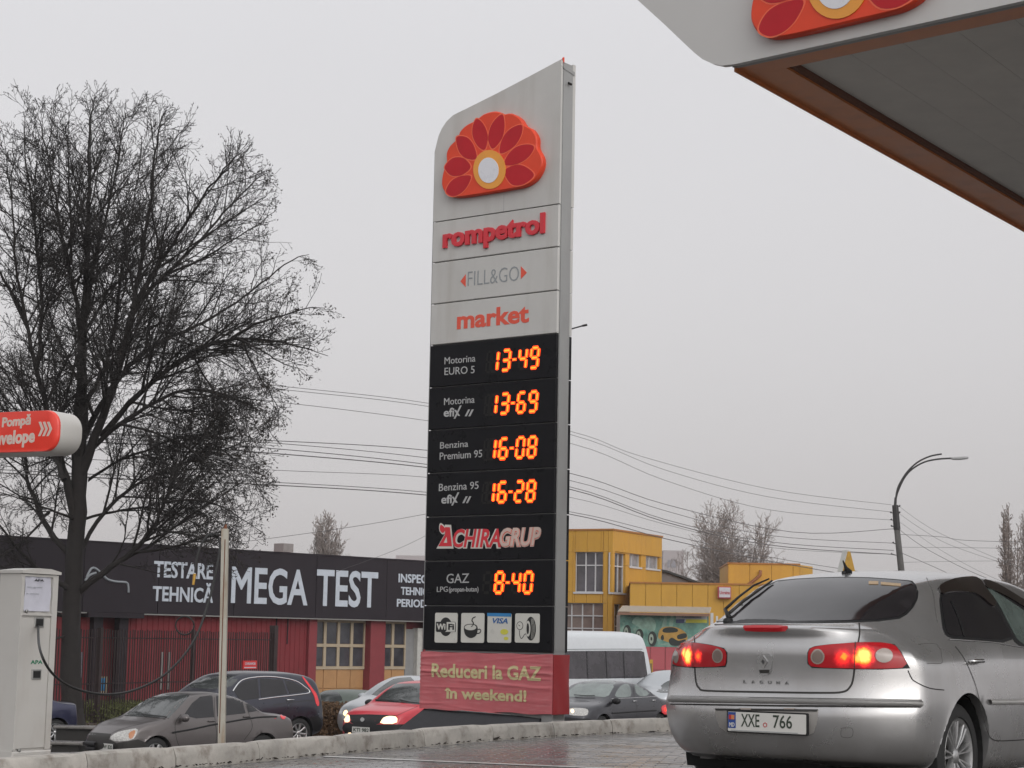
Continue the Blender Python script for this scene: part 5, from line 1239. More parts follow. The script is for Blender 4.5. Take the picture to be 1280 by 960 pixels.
for q in (((108, 722), (113, 712), (118, 710), (126, 716), (134, 724), (145, 727), (157, 728), (160, 732), (160.5, 741)), ((106, 726), (112, 719), (120, 716))):
    mb = MB(); mb.tube([(MF.uv(*p, off=-.43)[0], -.43, MF.uv(*p, off=-.43)[1]) for p in cat_(q, 4)], .045, 6); mb.build('car_outline_logo', mat('faded_lettering', (.26, .28, .30), .6), mt, smooth=True)
# glazed gates
def gate(x0, x1, cols, door=False):
    zs = [MF.uv(427, 776)[1], MF.uv(427, 807)[1], MF.uv(427, 835)[1], MF.uv(427, 861)[1], .05]
    g = link('glazed_gate', None, mt); w_ = (x1 - x0) / cols
    mb = MB(); mb.box(x0, x1, .30, .42, 0, zs[0] + .12); mb.build('gate_leaf', M_tan, g)
    for r in range(2):
        for c in range(cols):
            a, b = x0 + c * w_ + .09, x0 + (c + 1) * w_ - .07
            mb = MB(); mb.box(a, b, .278, .30, zs[r + 1] + .07, zs[r] - .07); mb.build('pane', M_pane, g)
    mb = MB()
    for c in range(cols + 1): x = x0 + c * w_; e_ = .03 if c in (0, cols) else .0; mb.box(max(x0, x - .07), min(x1, x + .07), .22, .277, zs[2] + .061, zs[0] + .06)
    mb.build('mullions', M_fr, g)
    mb = MB()
    for z in (zs[0], zs[1], zs[2]): mb.box(x0, x1, .215, .276, z - .06, z + .06)
    mb.build('rails', M_fr, g)
    for r in range(2, 4):
        for c in range(cols): mb = MB(); mb.bbox(x0 + c * w_ + .015, x0 + (c + 1) * w_ - .015, .26, .30, zs[r + 1] + .015, zs[r] - (.065 if r == 2 else .015), .01); mb.build('tan_panel', M_tan, g)
gate(g1[0], g1[1], 4); gate(g2[0], MF.uv(512, 800)[0], 2)
a, b = MF.uv(513, 800)[0], MF.uv(524, 800)[0]
mb = MB(); mb.box(a, b, .3, .4, 0, zb_ - .35); mb.build('open_doorway', mat('grey_door', (.25, .25, .25), .5, var=.08), mt)
mb = MB(); mb.box(b, b + .35, .1, .4, 0, zb_ - .3); mb.build('white_reveal', mat('reveal', (.5, .49, .46), .5), mt)
mb = MB(); x = MF.uv(346, 800)[0]; 
for px in (345, 359): x = MF.uv(px, 800)[0]; mb.box(x - .02, x + .02, -.02, .02, MF.uv(px, 805)[1], zt - .8)
mb.build('conduit', M_char, mt)
a, b = MF.uv(350, 692, off=3), MF.uv(363, 680, off=3)
mb = MB(); mb.box(a[0], b[0], 2.8, 3.4, b[1] - .35, b[1]); mb.box(a[0] + .12, b[0] - .12, 2.9, 3.3, zt - .3, b[1] - .35); mb.build('roof_vent', M_steelg, mt)
# ---- iron fence and small red board
M_iron = mat('iron_fence', (.03, .018, .018), .6, var=.3)
fp0, fp1 = at(60, 800, 55), at(342, 800, 66); fd_ = Vector((fp1.x - fp0.x, fp1.y - fp0.y, 0)); FA = atan2(fd_.y, fd_.x); FL = fd_.length
FO = Vector((fp0.x, fp0.y, -1.8)); fe = thing('iron_fence', 'dark iron bar fence in front of the red workshop', 'fence', FO, FA)
zf1 = .97 + .02 - FO.z; barm = MB(); barm.box(-.014, .014, -.014, .014, 0, zf1); bme = barm.mesh('bar', mats=(M_iron,))
n = 96
for i in range(n + 1): o = link('bar', bme, fe, (FL * i / n, random.uniform(-.01, .01), random.uniform(-.02, .02)))
for z in (.25, zf1 * .42, zf1 - .25):
    mb = MB(); mb.box(-.1, FL, .012, .04, z - .02, z + .02); mb.build('rail', M_iron, fe)
for x, w_, h in ((FL * .20, .07, .05), (FL * .60, .05, .05), (FL, .11, .25)): mb = MB(); mb.box(x - w_, x + w_, -w_, w_, 0, zf1 + h); mb.build('post', M_iron, fe)
q = at(312, 831, 60); sgn = thing('red_board', 'small red board with white lettering on the iron fence', 'sign', q, FA)
mb = MB(); mb.box(-.38, .38, -.02, .02, -.13, .13); mb.build('board', mat('board_red', (.6, .03, .03), .4), sgn)
text('CHIRIAMOB', -.3, .3, .0, .075, -.021, .004, M_lett, sgn, bold=.02); mb = MB(); mb.box(-.33, .34, -.024, -.02, -.10, -.07); mb.build('white_stripe', M_lett, sgn)
# ---------------------------------------------------------------- yellow building
M_yel = mat('yellow_cladding', (.54, .30, .050), .55, var=.06, scale=.7, dirt=.35, dcol=(.38, .19, .04), streak=4, spec=.3)
M_yel2 = mat('yellow_coping', (.36, .15, .03), .5)
M_wf = mat('white_window_frame', (.55, .55, .56), .45, var=.05)
M_gl = mat('building_glass', (.07, .065, .075), .08, var=.5, scale=.8, spec=.9)
M_glp = mat('building_glass_curtained', (.20, .15, .13), .15, var=.3, scale=.8, spec=.8)
YO = at(765, 800, 105); YO.z = -1.45
YL = Frame(YO, atan2(-.447, .894)); YR = Frame(YO, atan2(.894, .447))
yb = thing('yellow_building', 'yellow two-storey block with tall white-framed corner windows', 'building', YO, 0)
zT = YL.uv(765, 663)[1]; zB = YL.uv(740, 689)[1]
lw = 9.0; rw_ = YR.uv(827.5, 700)[0]
core = [Vector((0, 0, 0)), YL.u * -lw, YL.u * -lw + YR.u * rw_, YR.u * rw_]
def inset(P, d_): c_ = sum(P, Vector()) / len(P); return [p + (c_ - p).normalized() * d_ for p in P]
ci = inset(core, .5); mb = MB(); mb.add([(p.x, p.y, 0) for p in ci] + [(p.x, p.y, zT - .3) for p in ci], [(3, 2, 1, 0), (4, 5, 6, 7), (0, 1, 5, 4), (1, 2, 6, 5), (2, 3, 7, 6), (3, 0, 4, 7)]); mb.build('building_core', M_yel, yb, fix=True)
def face_grid(fr, x0, x1, z0, z1, holes, panels_x, dep=.28, nm='cladding_panel'):
    """cladding split at panel joints, open at the holes"""
    par = link('clad_wall', None, yb); par.rotation_euler = (0, 0, fr.a)
    X = sorted(set([x0, x1] + [p for p in panels_x if x0 < p < x1] + [v for h in holes for v in (h[0], h[1]) if x0 < v < x1]))
    Z = sorted(set([z0, z1] + [v for h in holes for v in (h[2], h[3]) if z0 < v < z1]))
    for i in range(len(X) - 1):
        for j in range(len(Z) - 1):
            cx, cz = (X[i] + X[i + 1]) / 2, (Z[j] + Z[j + 1]) / 2
            if any(h[0] < cx < h[1] and h[2] < cz < h[3] for h in holes): continue
            if X[i + 1] - X[i] < .03 or Z[j + 1] - Z[j] < .03: continue
            mb = MB(); mb.bbox(X[i] + .008, X[i + 1] - .008, 0, dep, Z[j] + .006, Z[j + 1] - .006, .008); mb.build(nm, M_yel, par)
    return par
def window(par, x0, x1, z0, z1, cols, rows, gl, dep=.2, fw=.06, parent=None):
    f = link('window', None, par.parent); f.rotation_euler = par.rotation_euler
    xs_ = [x0 + (x1 - x0) * c for c in cols]; zs_ = [z1 - (z1 - z0) * r for r in rows]
    mb = MB()
    for i, x in enumerate(xs_): mb.box(x - (0 if i == 0 else fw / 2), x + (0 if i == len(xs_) - 1 else fw / 2), dep - .05, dep + .02, z0, z1)
    mb.build('mullions', M_wf, f); mb = MB()
    for i, z in enumerate(zs_): mb.box(x0, x1, dep - .055, dep + .018, z - (0 if i == len(zs_) - 1 else fw / 2), z + (0 if i == 0 else fw / 2))
    mb.box(x0 - .05, x1 + .05, -.06, dep, z0 - .10, z0 - .0); mb.build('frame', M_wf, f)
    for i in range(len(xs_) - 1):
        for j in range(len(zs_) - 1):
            mb = MB(); mb.box(xs_[i], xs_[i + 1], dep + .02, dep + .04, zs_[j + 1], zs_[j]); mb.build('pane', gl, f)
def U(fr, *p): return fr.uv(*p)
wl1 = (U(YL, 718.5, 700)[0], U(YL, 753.5, 700)[0], U(YL, 736, 740)[1], U(YL, 736, 690)[1])
wl2 = (U(YL, 700, 760)[0], U(YL, 753.5, 770)[0], .3, U(YL, 740, 754)[1])
par = face_grid(YL, -lw, 0, 0, zT, [wl1, wl2], [U(YL, p, 700)[0] for p in (716, 733.5, 751, 760)] + [-7, -5])
window(par, *wl1, (0, .36, .70, 1), (0, .33, 1), M_gl); window(par, *wl2, (0, .25, .5, .75, 1), (0, .17, .34, 1), M_glp)
wr1 = (U(YR, 765.5, 700)[0], U(YR, 782, 700)[0], U(YR, 774, 741)[1], U(YR, 774, 691.5)[1])
wr2 = (U(YR, 765.5, 780)[0], U(YR, 777, 780)[0], .3, U(YR, 770, 755)[1])
wr3 = (U(YR, 787, 700)[0], U(YR, 801.5, 700)[0], U(YR, 794, 708.5)[1], U(YR, 794, 692.5)[1])
wr4 = (U(YR, 807.5, 700)[0], U(YR, 824.5, 700)[0], U(YR, 816, 711)[1], U(YR, 816, 695.5)[1])
par = face_grid(YR, 0, rw_, 0, zT, [wr1, wr2, wr3, wr4], [U(YR, p, 700)[0] for p in (784, 795, 804, 815)])
window(par, *wr1, (0, .24, .62, 1), (0, .33, 1), M_gl); window(par, *wr2, (0, .5, 1), (0, .3, 1), M_gl)
window(par, *wr3, (0, .4, 1), (0, 1), mat('curtain_glass', (.25, .25, .27), .2, var=.3)); window(par, *wr4, (0, .4, 1), (0, 1), MATS['curtain_glass'])
co_ = inset(core, -.06); mb = MB(); mb.add([(p.x, p.y, zT) for p in co_] + [(p.x, p.y, zT + .1) for p in co_], [(3, 2, 1, 0), (4, 5, 6, 7), (0, 1, 5, 4), (1, 2, 6, 5), (2, 3, 7, 6), (3, 0, 4, 7)]); mb.build('coping', M_yel2, yb, fix=True)
# low wing
WF = Frame(at(787, 800, 100), atan2(-.06, 1)); WF.O.z = -1.45
wz1, wz0 = WF.uv(840, 730)[1], 0; wx1 = WF.uv(1045, 800)[0]
wg = thing('yellow_wing', 'low yellow clad wing with a flat parapet beside the taller yellow block', 'building', WF.O, WF.a)
mb = MB(); mb.box(.0, wx1, .2, 9, 0, wz1 - .1); mb.build('building_core', M_yel, wg)
x = 0; k = .82
while x < wx1: mb = MB(); mb.bbox(x + .008, min(wx1, x + k) - .008, 0, .2, 0, wz1, .008); mb.build('cladding_panel', M_yel, wg); x += k
mb = MB(); mb.box(-.05, wx1 + .05, -.05, 9.1, wz1, wz1 + .09); mb.build('coping', M_yel2, wg)
a, b = WF.uv(897, 748), WF.uv(913.5, 733.5)
bs = thing('wall_sign', 'small white box sign with red lettering on the yellow parapet', 'sign', WF.W(a[0], -.3, a[1]), WF.a)
w_, h_ = b[0] - a[0], b[1] - a[1]; mb = MB(); mb.box(0, w_, 0, .3, 0, h_); mb.build('red_casing', mat('casing_red', (.4, .04, .05), .5), bs)
mb = MB(); mb.bbox(.06, w_ - .04, -.03, 0, .05, h_ - .05, .01); mb.build('white_face', mat('sign_white', (.55, .52, .55), .4), bs); text('Ucraina', .09, w_ - .07, h_ * .36, .17, -.03, .01, mat('casing_red', (.4, .04, .05), .5), bs, bold=.03)
# set-back upper block with its pipe
UF = Frame(at(910, 800, 109), atan2(-.05, 1)); UF.O.z = -1.45
uz = UF.uv(955, 705.5)[1]; ux = UF.uv(1000, 700)[0]
ub = thing('yellow_upper_block', 'yellow set-back roof block with a bent rusty pipe', 'building', UF.O, UF.a)
mb = MB(); mb.prism([(0, 0), (ux, 0), (ux, uz), (0, uz)], .2, 8); mb.build('building_core', M_yel, ub, fix=True)
x = 0
while x < ux - .05: mb = MB(); mb.bbox(x + .008, min(ux, x + 1.24) - .008, 0, .2, 0, uz, .008); mb.build('cladding_panel', M_yel, ub); x += 1.24
mb = MB(); mb.add([(ux, 0, 0), (ux + .9, 1.6, 0), (ux + .9, 8, 0), (ux, 8, 0), (ux, 0, uz), (ux + .9, 1.6, uz - .02), (ux + .9, 8, uz - .02), (ux, 8, uz)], [(0, 1, 5, 4), (1, 2, 6, 5), (2, 3, 7, 6), (4, 5, 6, 7)]); mb.build('side_wall', M_yel, ub, fix=True)
mb = MB(); mb.box(-.05, ux + .02, -.05, 8.1, uz, uz + .08); mb.build('coping', M_yel2, ub)
mb = MB(); mb.tube([(UF.uv(*p)[0], -.15, UF.uv(*p)[1]) for p in ((950.5, 713), (950, 719), (943, 725), (935, 731), (930, 736))], .09, 8); mb.build('bent_pipe', mat('pipe_rust', (.25, .10, .04), .7), ub, smooth=True)
# dark pitched roof behind
q = at(827, 722, 115); dr = thing('dark_pitched_roof', 'dark sloping roof end just right of the tall yellow block', 'roof', q, 0)
mb = MB(); mb.add([(-2, 0, .6), (.3, 0, .3), (2.2, 0, -.35), (2.2, 0, -9), (-2, 0, -9), (-2, 5, .6), (.3, 5, .3), (2.2, 5, -.35), (2.2, 5, -9), (-2, 5, -9)], [(0, 1, 2, 3, 4), (9, 8, 7, 6, 5), (0, 5, 6, 1), (1, 6, 7, 2), (2, 7, 8, 3), (4, 9, 5, 0)]); mb.build('gable', mat('render_grey', (.22, .2, .2), .8), dr, fix=True)
mb = MB(); mb.add([(-2, -.2, .75), (.3, -.2, .45), (2.5, -.2, -.3), (-2, 5, .75), (.3, 5, .45), (2.5, 5, -.3), (-2, -.2, .62), (.3, -.2, .32), (2.5, -.2, -.43), (-2, 5, .62), (.3, 5, .32), (2.5, 5, -.43)], [(0, 1, 4, 3), (1, 2, 5, 4), (6, 9, 10, 7), (7, 10, 11, 8), (0, 6, 7, 1), (1, 7, 8, 2), (2, 8, 11, 5)]); mb.build('roof', mat('roof_dark', (.05, .05, .05), .7), dr, fix=True)
# mural kiosk with corrugated roof and pink wall
KF = Frame(at(775, 800, 78), atan2(-.02, 1)); KF.O.z = -1.45
kz1, kz0 = KF.uv(800, 768)[1], KF.uv(800, 808)[1]; kx1 = KF.uv(886, 800)[0]; kxa = KF.uv(772, 800)[0]
kk_ = thing('tyre_shop_kiosk', 'kiosk with a green mural of tyres and a yellow car above a pink wall', 'kiosk', KF.O, KF.a)
mb = MB(); mb.box(0, kx1, .1, 4, 0, kz1); mb.build('building_core', mat('kiosk_wall', (.3, .25, .23), .6), kk_)
M_mur = mat('mural_green', (.10, .22, .18), .5, var=.7, scale=1.3, dirt=.8, dcol=(.30, .42, .33), streak=1)
mb = MB(); mb.box(0, kx1, .04, .1, kz0, kz1); mural = mb.build('mural_board', M_mur, kk_)
M_pink = mat('pink_wall', (.42, .085, .10), .55, var=.06, scale=.8)
x = 0
while x < kx1:
    for z0, z1 in ((0, kz0 * .56), (kz0 * .56, kz0)): mb = MB(); mb.bbox(x + .01, min(kx1, x + .62) - .01, .02, .1, z0 + .01, z1 - .01, .006); mb.build('pink_panel', M_pink, kk_)
    x += .62
def kf(pts, m, y=.036, nm='mural_shape', sm=3):
    P = KF.poly(pts); P = cat_(P, sm, True) if sm else P
    mb = MB(); mb.prism(P, y, .04); return mb.build(nm, m, mural, fix=True)
def kel(cx, cy, rx, ry): return [(cx + rx * cos(2 * pi * i / 16), cy + ry * sin(2 * pi * i / 16)) for i in range(16)]
M_mt, M_mg, M_my, M_mp = mat('mural_tyre', (.02, .025, .022), .6), mat('mural_rim', (.28, .33, .27), .5, var=.3, scale=8), mat('mural_yellow', (.42, .24, .05), .5, var=.2, scale=3), mat('mural_pale', (.20, .31, .25), .5, var=.3, scale=4)
for q in (((790, 778), (796, 771), (803, 774), (812, 770), (820, 779), (817, 790), (808, 786), (799, 784)), ((821, 800), (826, 787), (831, 770), (834, 770), (832, 788), (827, 801)), ((836, 783), (839, 770), (842, 770), (841, 783)), ((820, 806), (850, 802), (870, 796), (884, 800), (884, 807))): kf(q, M_mp, .038)
for (x, y, rx, ry) in ((784, 790, 5, 9), (799.5, 794, 5, 8), (815.5, 798.5, 5.5, 9.5)):
    kf(kel(x, y, rx, ry), M_mt, .036, sm=0); kf(kel(x - 1.3, y, rx * .52, ry * .66), M_mg, .034, sm=0); kf(kel(x - 1.3, y, rx * .2, ry * .25), M_mt, .032, sm=0)
kf([(823, 797), (824, 789), (829, 784), (841, 783.5), (850, 786), (858, 792), (859, 800), (853, 804), (840, 804), (828, 800)], M_my, .035)
kf([(828, 789), (831, 785), (840, 784), (847, 786.5), (846, 790), (833, 791)], M_mt, .033); kf([(847, 794), (857, 791.5), (858, 797), (848, 799)], M_mt, .033)
kf([(836, 801), (840, 797), (848, 801), (857, 799), (855, 806), (840, 807)], M_mt, .034); kf([(826, 796), (829, 793.5), (830, 799), (827, 800)], M_mt, .033)
kf([(845, 768.8), (884, 768.8), (884, 777), (845, 777)], mat('mural_grey', (.33, .33, .33), .5), .037, sm=0); kf([(858, 774), (884, 774.5), (884, 778.5), (857, 778.5)], mat('mural_lime', (.45, .42, .04), .5), .035, sm=0)
kf([(845, 774), (856, 774), (855, 779), (845, 779)], mat('mural_navy', (.04, .05, .12), .5), .035, sm=0)
a, b = KF.uv(852, 771.5), KF.uv(877, 769); text('VULCANIZARE', a[0], b[0], a[1] - .02, .10, .037, .004, MATS['mural_navy'], mural, bold=.02)
zr1 = KF.uv(830, 758.5, off=2.2)[1]; zr0 = KF.uv(830, 765.5, off=-.5)[1]; mb = MB(); n = 74
xa, xb = KF.uv(775, 765, off=-.5)[0] - .1, KF.uv(884, 765, off=-.5)[0] + .1
for i in range(n * 2 + 1):
    x = xa + (xb - xa) * i / (2 * n); dz = .035 if i % 2 else 0
    mb.v += [(x, -.5, zr0 + dz), (x + .3, 2.2, zr1 + dz), (x, -.5, zr0 + dz - .02), (x + .3, 2.2, zr1 + dz - .02)]
for i in range(n * 2):
    a = i * 4; mb.f += [(a, a + 4, a + 5, a + 1), (a + 2, a + 3, a + 7, a + 6), (a, a + 2, a + 6, a + 4)]; mb.m += [0] * 3
mb.build('corrugated_roof', mat('corrugated_beige', (.42, .36, .29), .6, dirt=.4, dcol=(.3, .2, .13)), kk_)
mb = MB(); mb.box(xa, xb, -.49, -.43, zr0 - .13, zr0 - .025); mb.build('eaves_board', mat('eaves_brown', (.22, .12, .08), .7), kk_)
mb = MB(); a = KF.uv(888, 790)[0]; mb.box(a, a + .12, 0, .12, 0, zr0 + .02); a = KF.uv(895, 790)[0]; mb.box(a, a + .08, 0, .1, 0, zr0 - .1); mb.build('roof_post', M_wf, kk_)
q = at(813.3, 870, 62); q.z = -1.46; yp = thing('yellow_bollard_post', 'yellow metering post with a small box behind the minibus', 'post', q)
zt_ = at(813.3, 824.5, 62).z + 1.46; mb = MB(); mb.box(-.05, .06, -.05, .05, 0, zt_); mb.build('shaft', mat('post_yellow', (.5, .3, .03), .5), yp); mb = MB(); mb.box(-.16, .03, -.12, -.05, zt_ - .45, zt_ - .12); mb.build('meter_box', mat('meter_brown', (.2, .13, .05), .6), yp)
# warning board behind the car: tall triangle with thick pale edge
q = at(1060, 715, 34); tb = thing('triangular_board', 'yellow triangular board with a pale thick edge standing behind the silver hatchback roof', 'sign', q, R_(38))
s_ = 34 / F; m_ = MB(); m_.prism([(-11.5 * s_, 0), (13 * s_, 0), (3 * s_, 27 * s_), (-1.5 * s_, 27 * s_)], 0, .11); m_.build('pale_casing', mat('board_casing', (.5, .5, .47), .5), tb, fix=True)
m_ = MB(); m_.prism([(-9.5 * s_, .5 * s_), (12 * s_, .5 * s_), (3 * s_, 25.5 * s_), (-.5 * s_, 25.5 * s_)], -.02, 0); m_.build('yellow_face', mat('board_yellow', (.52, .30, .05), .5, var=.25, scale=6), tb, fix=True)
m_ = MB(); m_.box(-.04, .06, .1, .2, -2.6, .01); m_.build('pole', M_grey, tb)
# hazy far blocks
M_far = mat('far_block_wall', (.40, .36, .36), .9, var=.08)
for i, (x0, x1, y1, Y, lb) in enumerate(((828, 854, 688, 340, 'distant pale apartment block above the yellow wing'), (492, 556, 694.5, 420, 'distant pale apartment block behind the charcoal fascia'))):
    A, B_ = at(x0, 800, Y), at(x1, 800, Y); z1 = at((x0 + x1) / 2, y1, Y).z; fb = thing('far_apartment_block', lb, 'building', (A.x, A.y, -2), 0)
    mb = MB(); mb.box(0, B_.x - A.x, 0, 14, 0, z1 + 2); mb.build('wall', M_far, fb)
    for r in range(int((z1 + 2) / 3)):
        mb = MB()
        for c_ in range(int((B_.x - A.x) / 3)): mb.box(.8 + c_ * 3, 2.4 + c_ * 3, -.06, 0, r * 3 + 1, r * 3 + 2.4)
        if mb.v: mb.build('window_row', mat('far_window', (.25, .24, .26), .3), fb)
# ---------------------------------------------------------------- trees
M_bark = mat('bark_dark', (.018, .015, .014), .9, var=.3, scale=6, bump=.01, bscale=20)
M_bark2 = mat('bark_grey_brown_hazy', (.24, .20, .18), .9, var=.3)  # grey-brown lightened for far trees, distance haze put into the colour
M_leafd = mat('withered_leaf', (.025, .018, .012), .8, var=.4)
class Tree:
    def __init__(t, seed): t.r = random.Random(seed); t.w = MB(); t.tw = MB(); t.tips = []
    def seg(t, mb, P, Rr, n):
        k = len(P); o = len(mb.v); tx, ty, tz = (P[-1][i] - P[0][i] for i in range(3)); l = sqrt(tx * tx + ty * ty + tz * tz) or 1; tx, ty, tz = tx / l, ty / l, tz / l
        ax, ay, az = (ty, -tx, 0) if abs(tz) < .95 else (0, tz, -ty); l = sqrt(ax * ax + ay * ay + az * az) or 1; ax, ay, az = ax / l, ay / l, az / l
        bx, by, bz = ty * az - tz * ay, tz * ax - tx * az, tx * ay - ty * ax
        cs = [(cos(2 * pi * q / n), sin(2 * pi * q / n)) for q in range(n)]; v = mb.v; f = mb.f
        for p, r_ in zip(P, Rr):
            for c_, s_ in cs: v.append((p[0] + r_ * (ax * c_ + bx * s_), p[1] + r_ * (ay * c_ + by * s_), p[2] + r_ * (az * c_ + bz * s_)))
        for i in range(k - 1):
            for q in range(n): q2 = (q + 1) % n; f.append((o + i * n + q, o + i * n + q2, o + i * n + n + q2, o + i * n + n + q))
    def grow(t, p, d, ln, r0, lv, cfg):
        R = t.r; ns = (7, 5, 4, 3, 2)[min(lv, 4)]; P = [p]; Rr = [r0]; dd = d; step = ln / ns
        jit = cfg['jit'][min(lv, 4)]; trop = cfg['trop'][min(lv, 4)]
        dirs = [d]
        for i in range(ns):
            dd = Vector((dd.x + R.gauss(0, jit), dd.y + R.gauss(0, jit), dd.z + R.gauss(0, jit) + trop)); dd.normalize()
            p = p + dd * step; P.append(p); Rr.append(max(cfg['rmin'], r0 * (1 - .78 * (i + 1) / ns))); dirs.append(dd)
        t.seg(t.w if lv < 3 else t.tw, P, Rr, (7, 5, 4, 3, 3)[min(lv, 4)])
        t.kids(P, Rr, dirs, ln, lv, cfg)
    def kids(t, P, Rr, dirs, ln, lv, cfg, start=.18):
        R = t.r
        if lv >= cfg['levels']:
            t.tips.append(P[-1]); return
        n = max(2, int(cfg['dens'][lv] * ln * R.uniform(.8, 1.2))) if lv < cfg['levels'] else 0
        k = len(P) - 1
        for i in range(n):
            f = start + (1 - start) * (i + R.random()) / n; q = min(k - 1e-3, f * k); a = int(q); pos = P[a].lerp(P[a + 1], q - a); d = dirs[a + 1]
            ang = R.uniform(*cfg['ang']); az = R.uniform(0, 2 * pi)
            s = d.cross(Vector((R.gauss(0, 1), R.gauss(0, 1), R.gauss(0, 1)))).normalized()
            nd = (d * cos(ang) + s * sin(ang)).normalized()
            mx_ = cfg['maxl'][lv] * (1.15 - .8 * f); l2 = min(ln * cfg['ratio'] * (1.05 - .6 * f), mx_) * R.uniform(.6, 1.25)
            if 'hull' in cfg and not cfg['hull'](pos + nd * l2): 
                l2 *= .45
                if not cfg['hull'](pos + nd * l2): continue
            rr = min(Rr[a] * .62, cfg['rk'] * l2)
            t.grow(pos, nd, l2, max(cfg['rmin'], rr), lv + 1, cfg)
    def limb(t, pts, r0, r1, cfg, lv=0, start=.15):
        Q = [Vector(p) for p in cat_([tuple(p) for p in pts], 4)]; k = len(Q)
        t.R = t.r; Q = [q + Vector((t.r.gauss(0, .02), t.r.gauss(0, .02), 0)) for q in Q]
        Rr = [r0 + (r1 - r0) * (i / (k - 1)) ** cfg.get('tp', .8) for i in range(k)]; t.seg(t.w, Q, Rr, 9)
        D = [(Q[min(i + 1, k - 1)] - Q[max(0, i - 1)]).normalized() for i in range(k)]
        ln = sum((Q[i + 1] - Q[i]).length for i in range(k - 1)); t.kids(Q, Rr, D, ln, lv, cfg, start)
    def finish(t, name, label, base, m, group=None, leaves=0, m2=None, leafsel=None):
        th = thing(name, label, 'tree', base, 0, group)
        for mb, nm in ((t.w, 'trunk_and_limbs'), (t.tw, 'twigs')):
            if not mb.v: continue
            mb.v = [(x - base[0], y - base[1], z - base[2]) for x, y, z in mb.v]; mb.m = [0] * len(mb.f)
            mb.build(nm, m if nm[1] == 'r' else (m2 or m), th, smooth=(nm[1] == 'r'), kind=None if nm[1] == 'r' else 'stuff')
        if leaves:
            L_ = MB(); tp = [p for p in t.tips if leafsel is None or t.r.random() < leafsel(p)]
            for _ in range(leaves):
                p = t.r.choice(tp) - Vector(base) + Vector((t.r.gauss(0, .06), t.r.gauss(0, .06), t.r.gauss(-.04, .07))); s = t.r.uniform(.02, .045)
                a = Vector((t.r.gauss(0, 1), t.r.gauss(0, 1), t.r.gauss(0, 1))).normalized(); b = a.cross(Vector((t.r.gauss(0, 1), t.r.gauss(0, 1), t.r.gauss(0, 1)))).normalized()
                L_.add([p - a * s, p + b * s * .6, p + a * s, p - b * s * .5 + a * .01], [(0, 1, 2, 3)])
            L_.build('leaves', M_leafd, th, kind='stuff')
        return th
TY = 53.0
big = Tree(4); rr_ = random.Random(9)
cfg = dict(jit=(.06, .09, .12, .15, .2), trop=(.04, .05, .03, .02, .0), dens=(3.9, 5.6, 7.2, 8.6), ratio=.46, maxl=(3.3, 1.6, .9, .48), ang=(.4, 1.0), rk=.0125, rmin=.0054, levels=4, tp=.62)
HULL = [(-120, 200), (-40, 130), (0, 104), (60, 104), (110, 94), (150, 108), (200, 112), (240, 122), (262, 150), (300, 160), (334, 185), (352, 235), (342, 290), (330, 312), (385, 308), (410, 350), (428, 390), (426, 430), (405, 470), (372, 500), (362, 540), (352, 600), (342, 650), (332, 690), (312, 722), (200, 765), (-120, 810)]
def in_hull(p):
    d = p - CAM; k = TY / d.y if d.y else 1; v = d; dd = v.dot(fwd); x = 640 + F * v.dot(right) / dd; y = 480 - F * v.dot(up) / dd; r = False
    for i in range(len(HULL)):
        (x1, y1), (x2, y2) = HULL[i], HULL[i - 1]
        if (y1 > y) != (y2 > y) and x < (x2 - x1) * (y - y1) / (y2 - y1) + x1: r = not r
    return r
cfg['hull'] = in_hull
def LP_(pts, dy0, dy1):
    n = len(pts); return [at(x, y, TY + dy0 + (dy1 - dy0) * i / (n - 1)) for i, (x, y) in enumerate(pts)]
base = at(88, 905, TY); base.z = -1.85
big.limb([Vector((base.x, base.y, -2.0)), at(89, 860, TY), at(88, 800, TY), at(92, 720, TY), at(97, 640, TY), at(99, 560, TY), at(101, 500, TY)], .33, .21, cfg, start=.75)
big.seg(big.w, [Vector((base.x, base.y, -2.1)), Vector((base.x, base.y, -1.7)), Vector((base.x, base.y, -1.2))], [.62, .44, .33], 12)
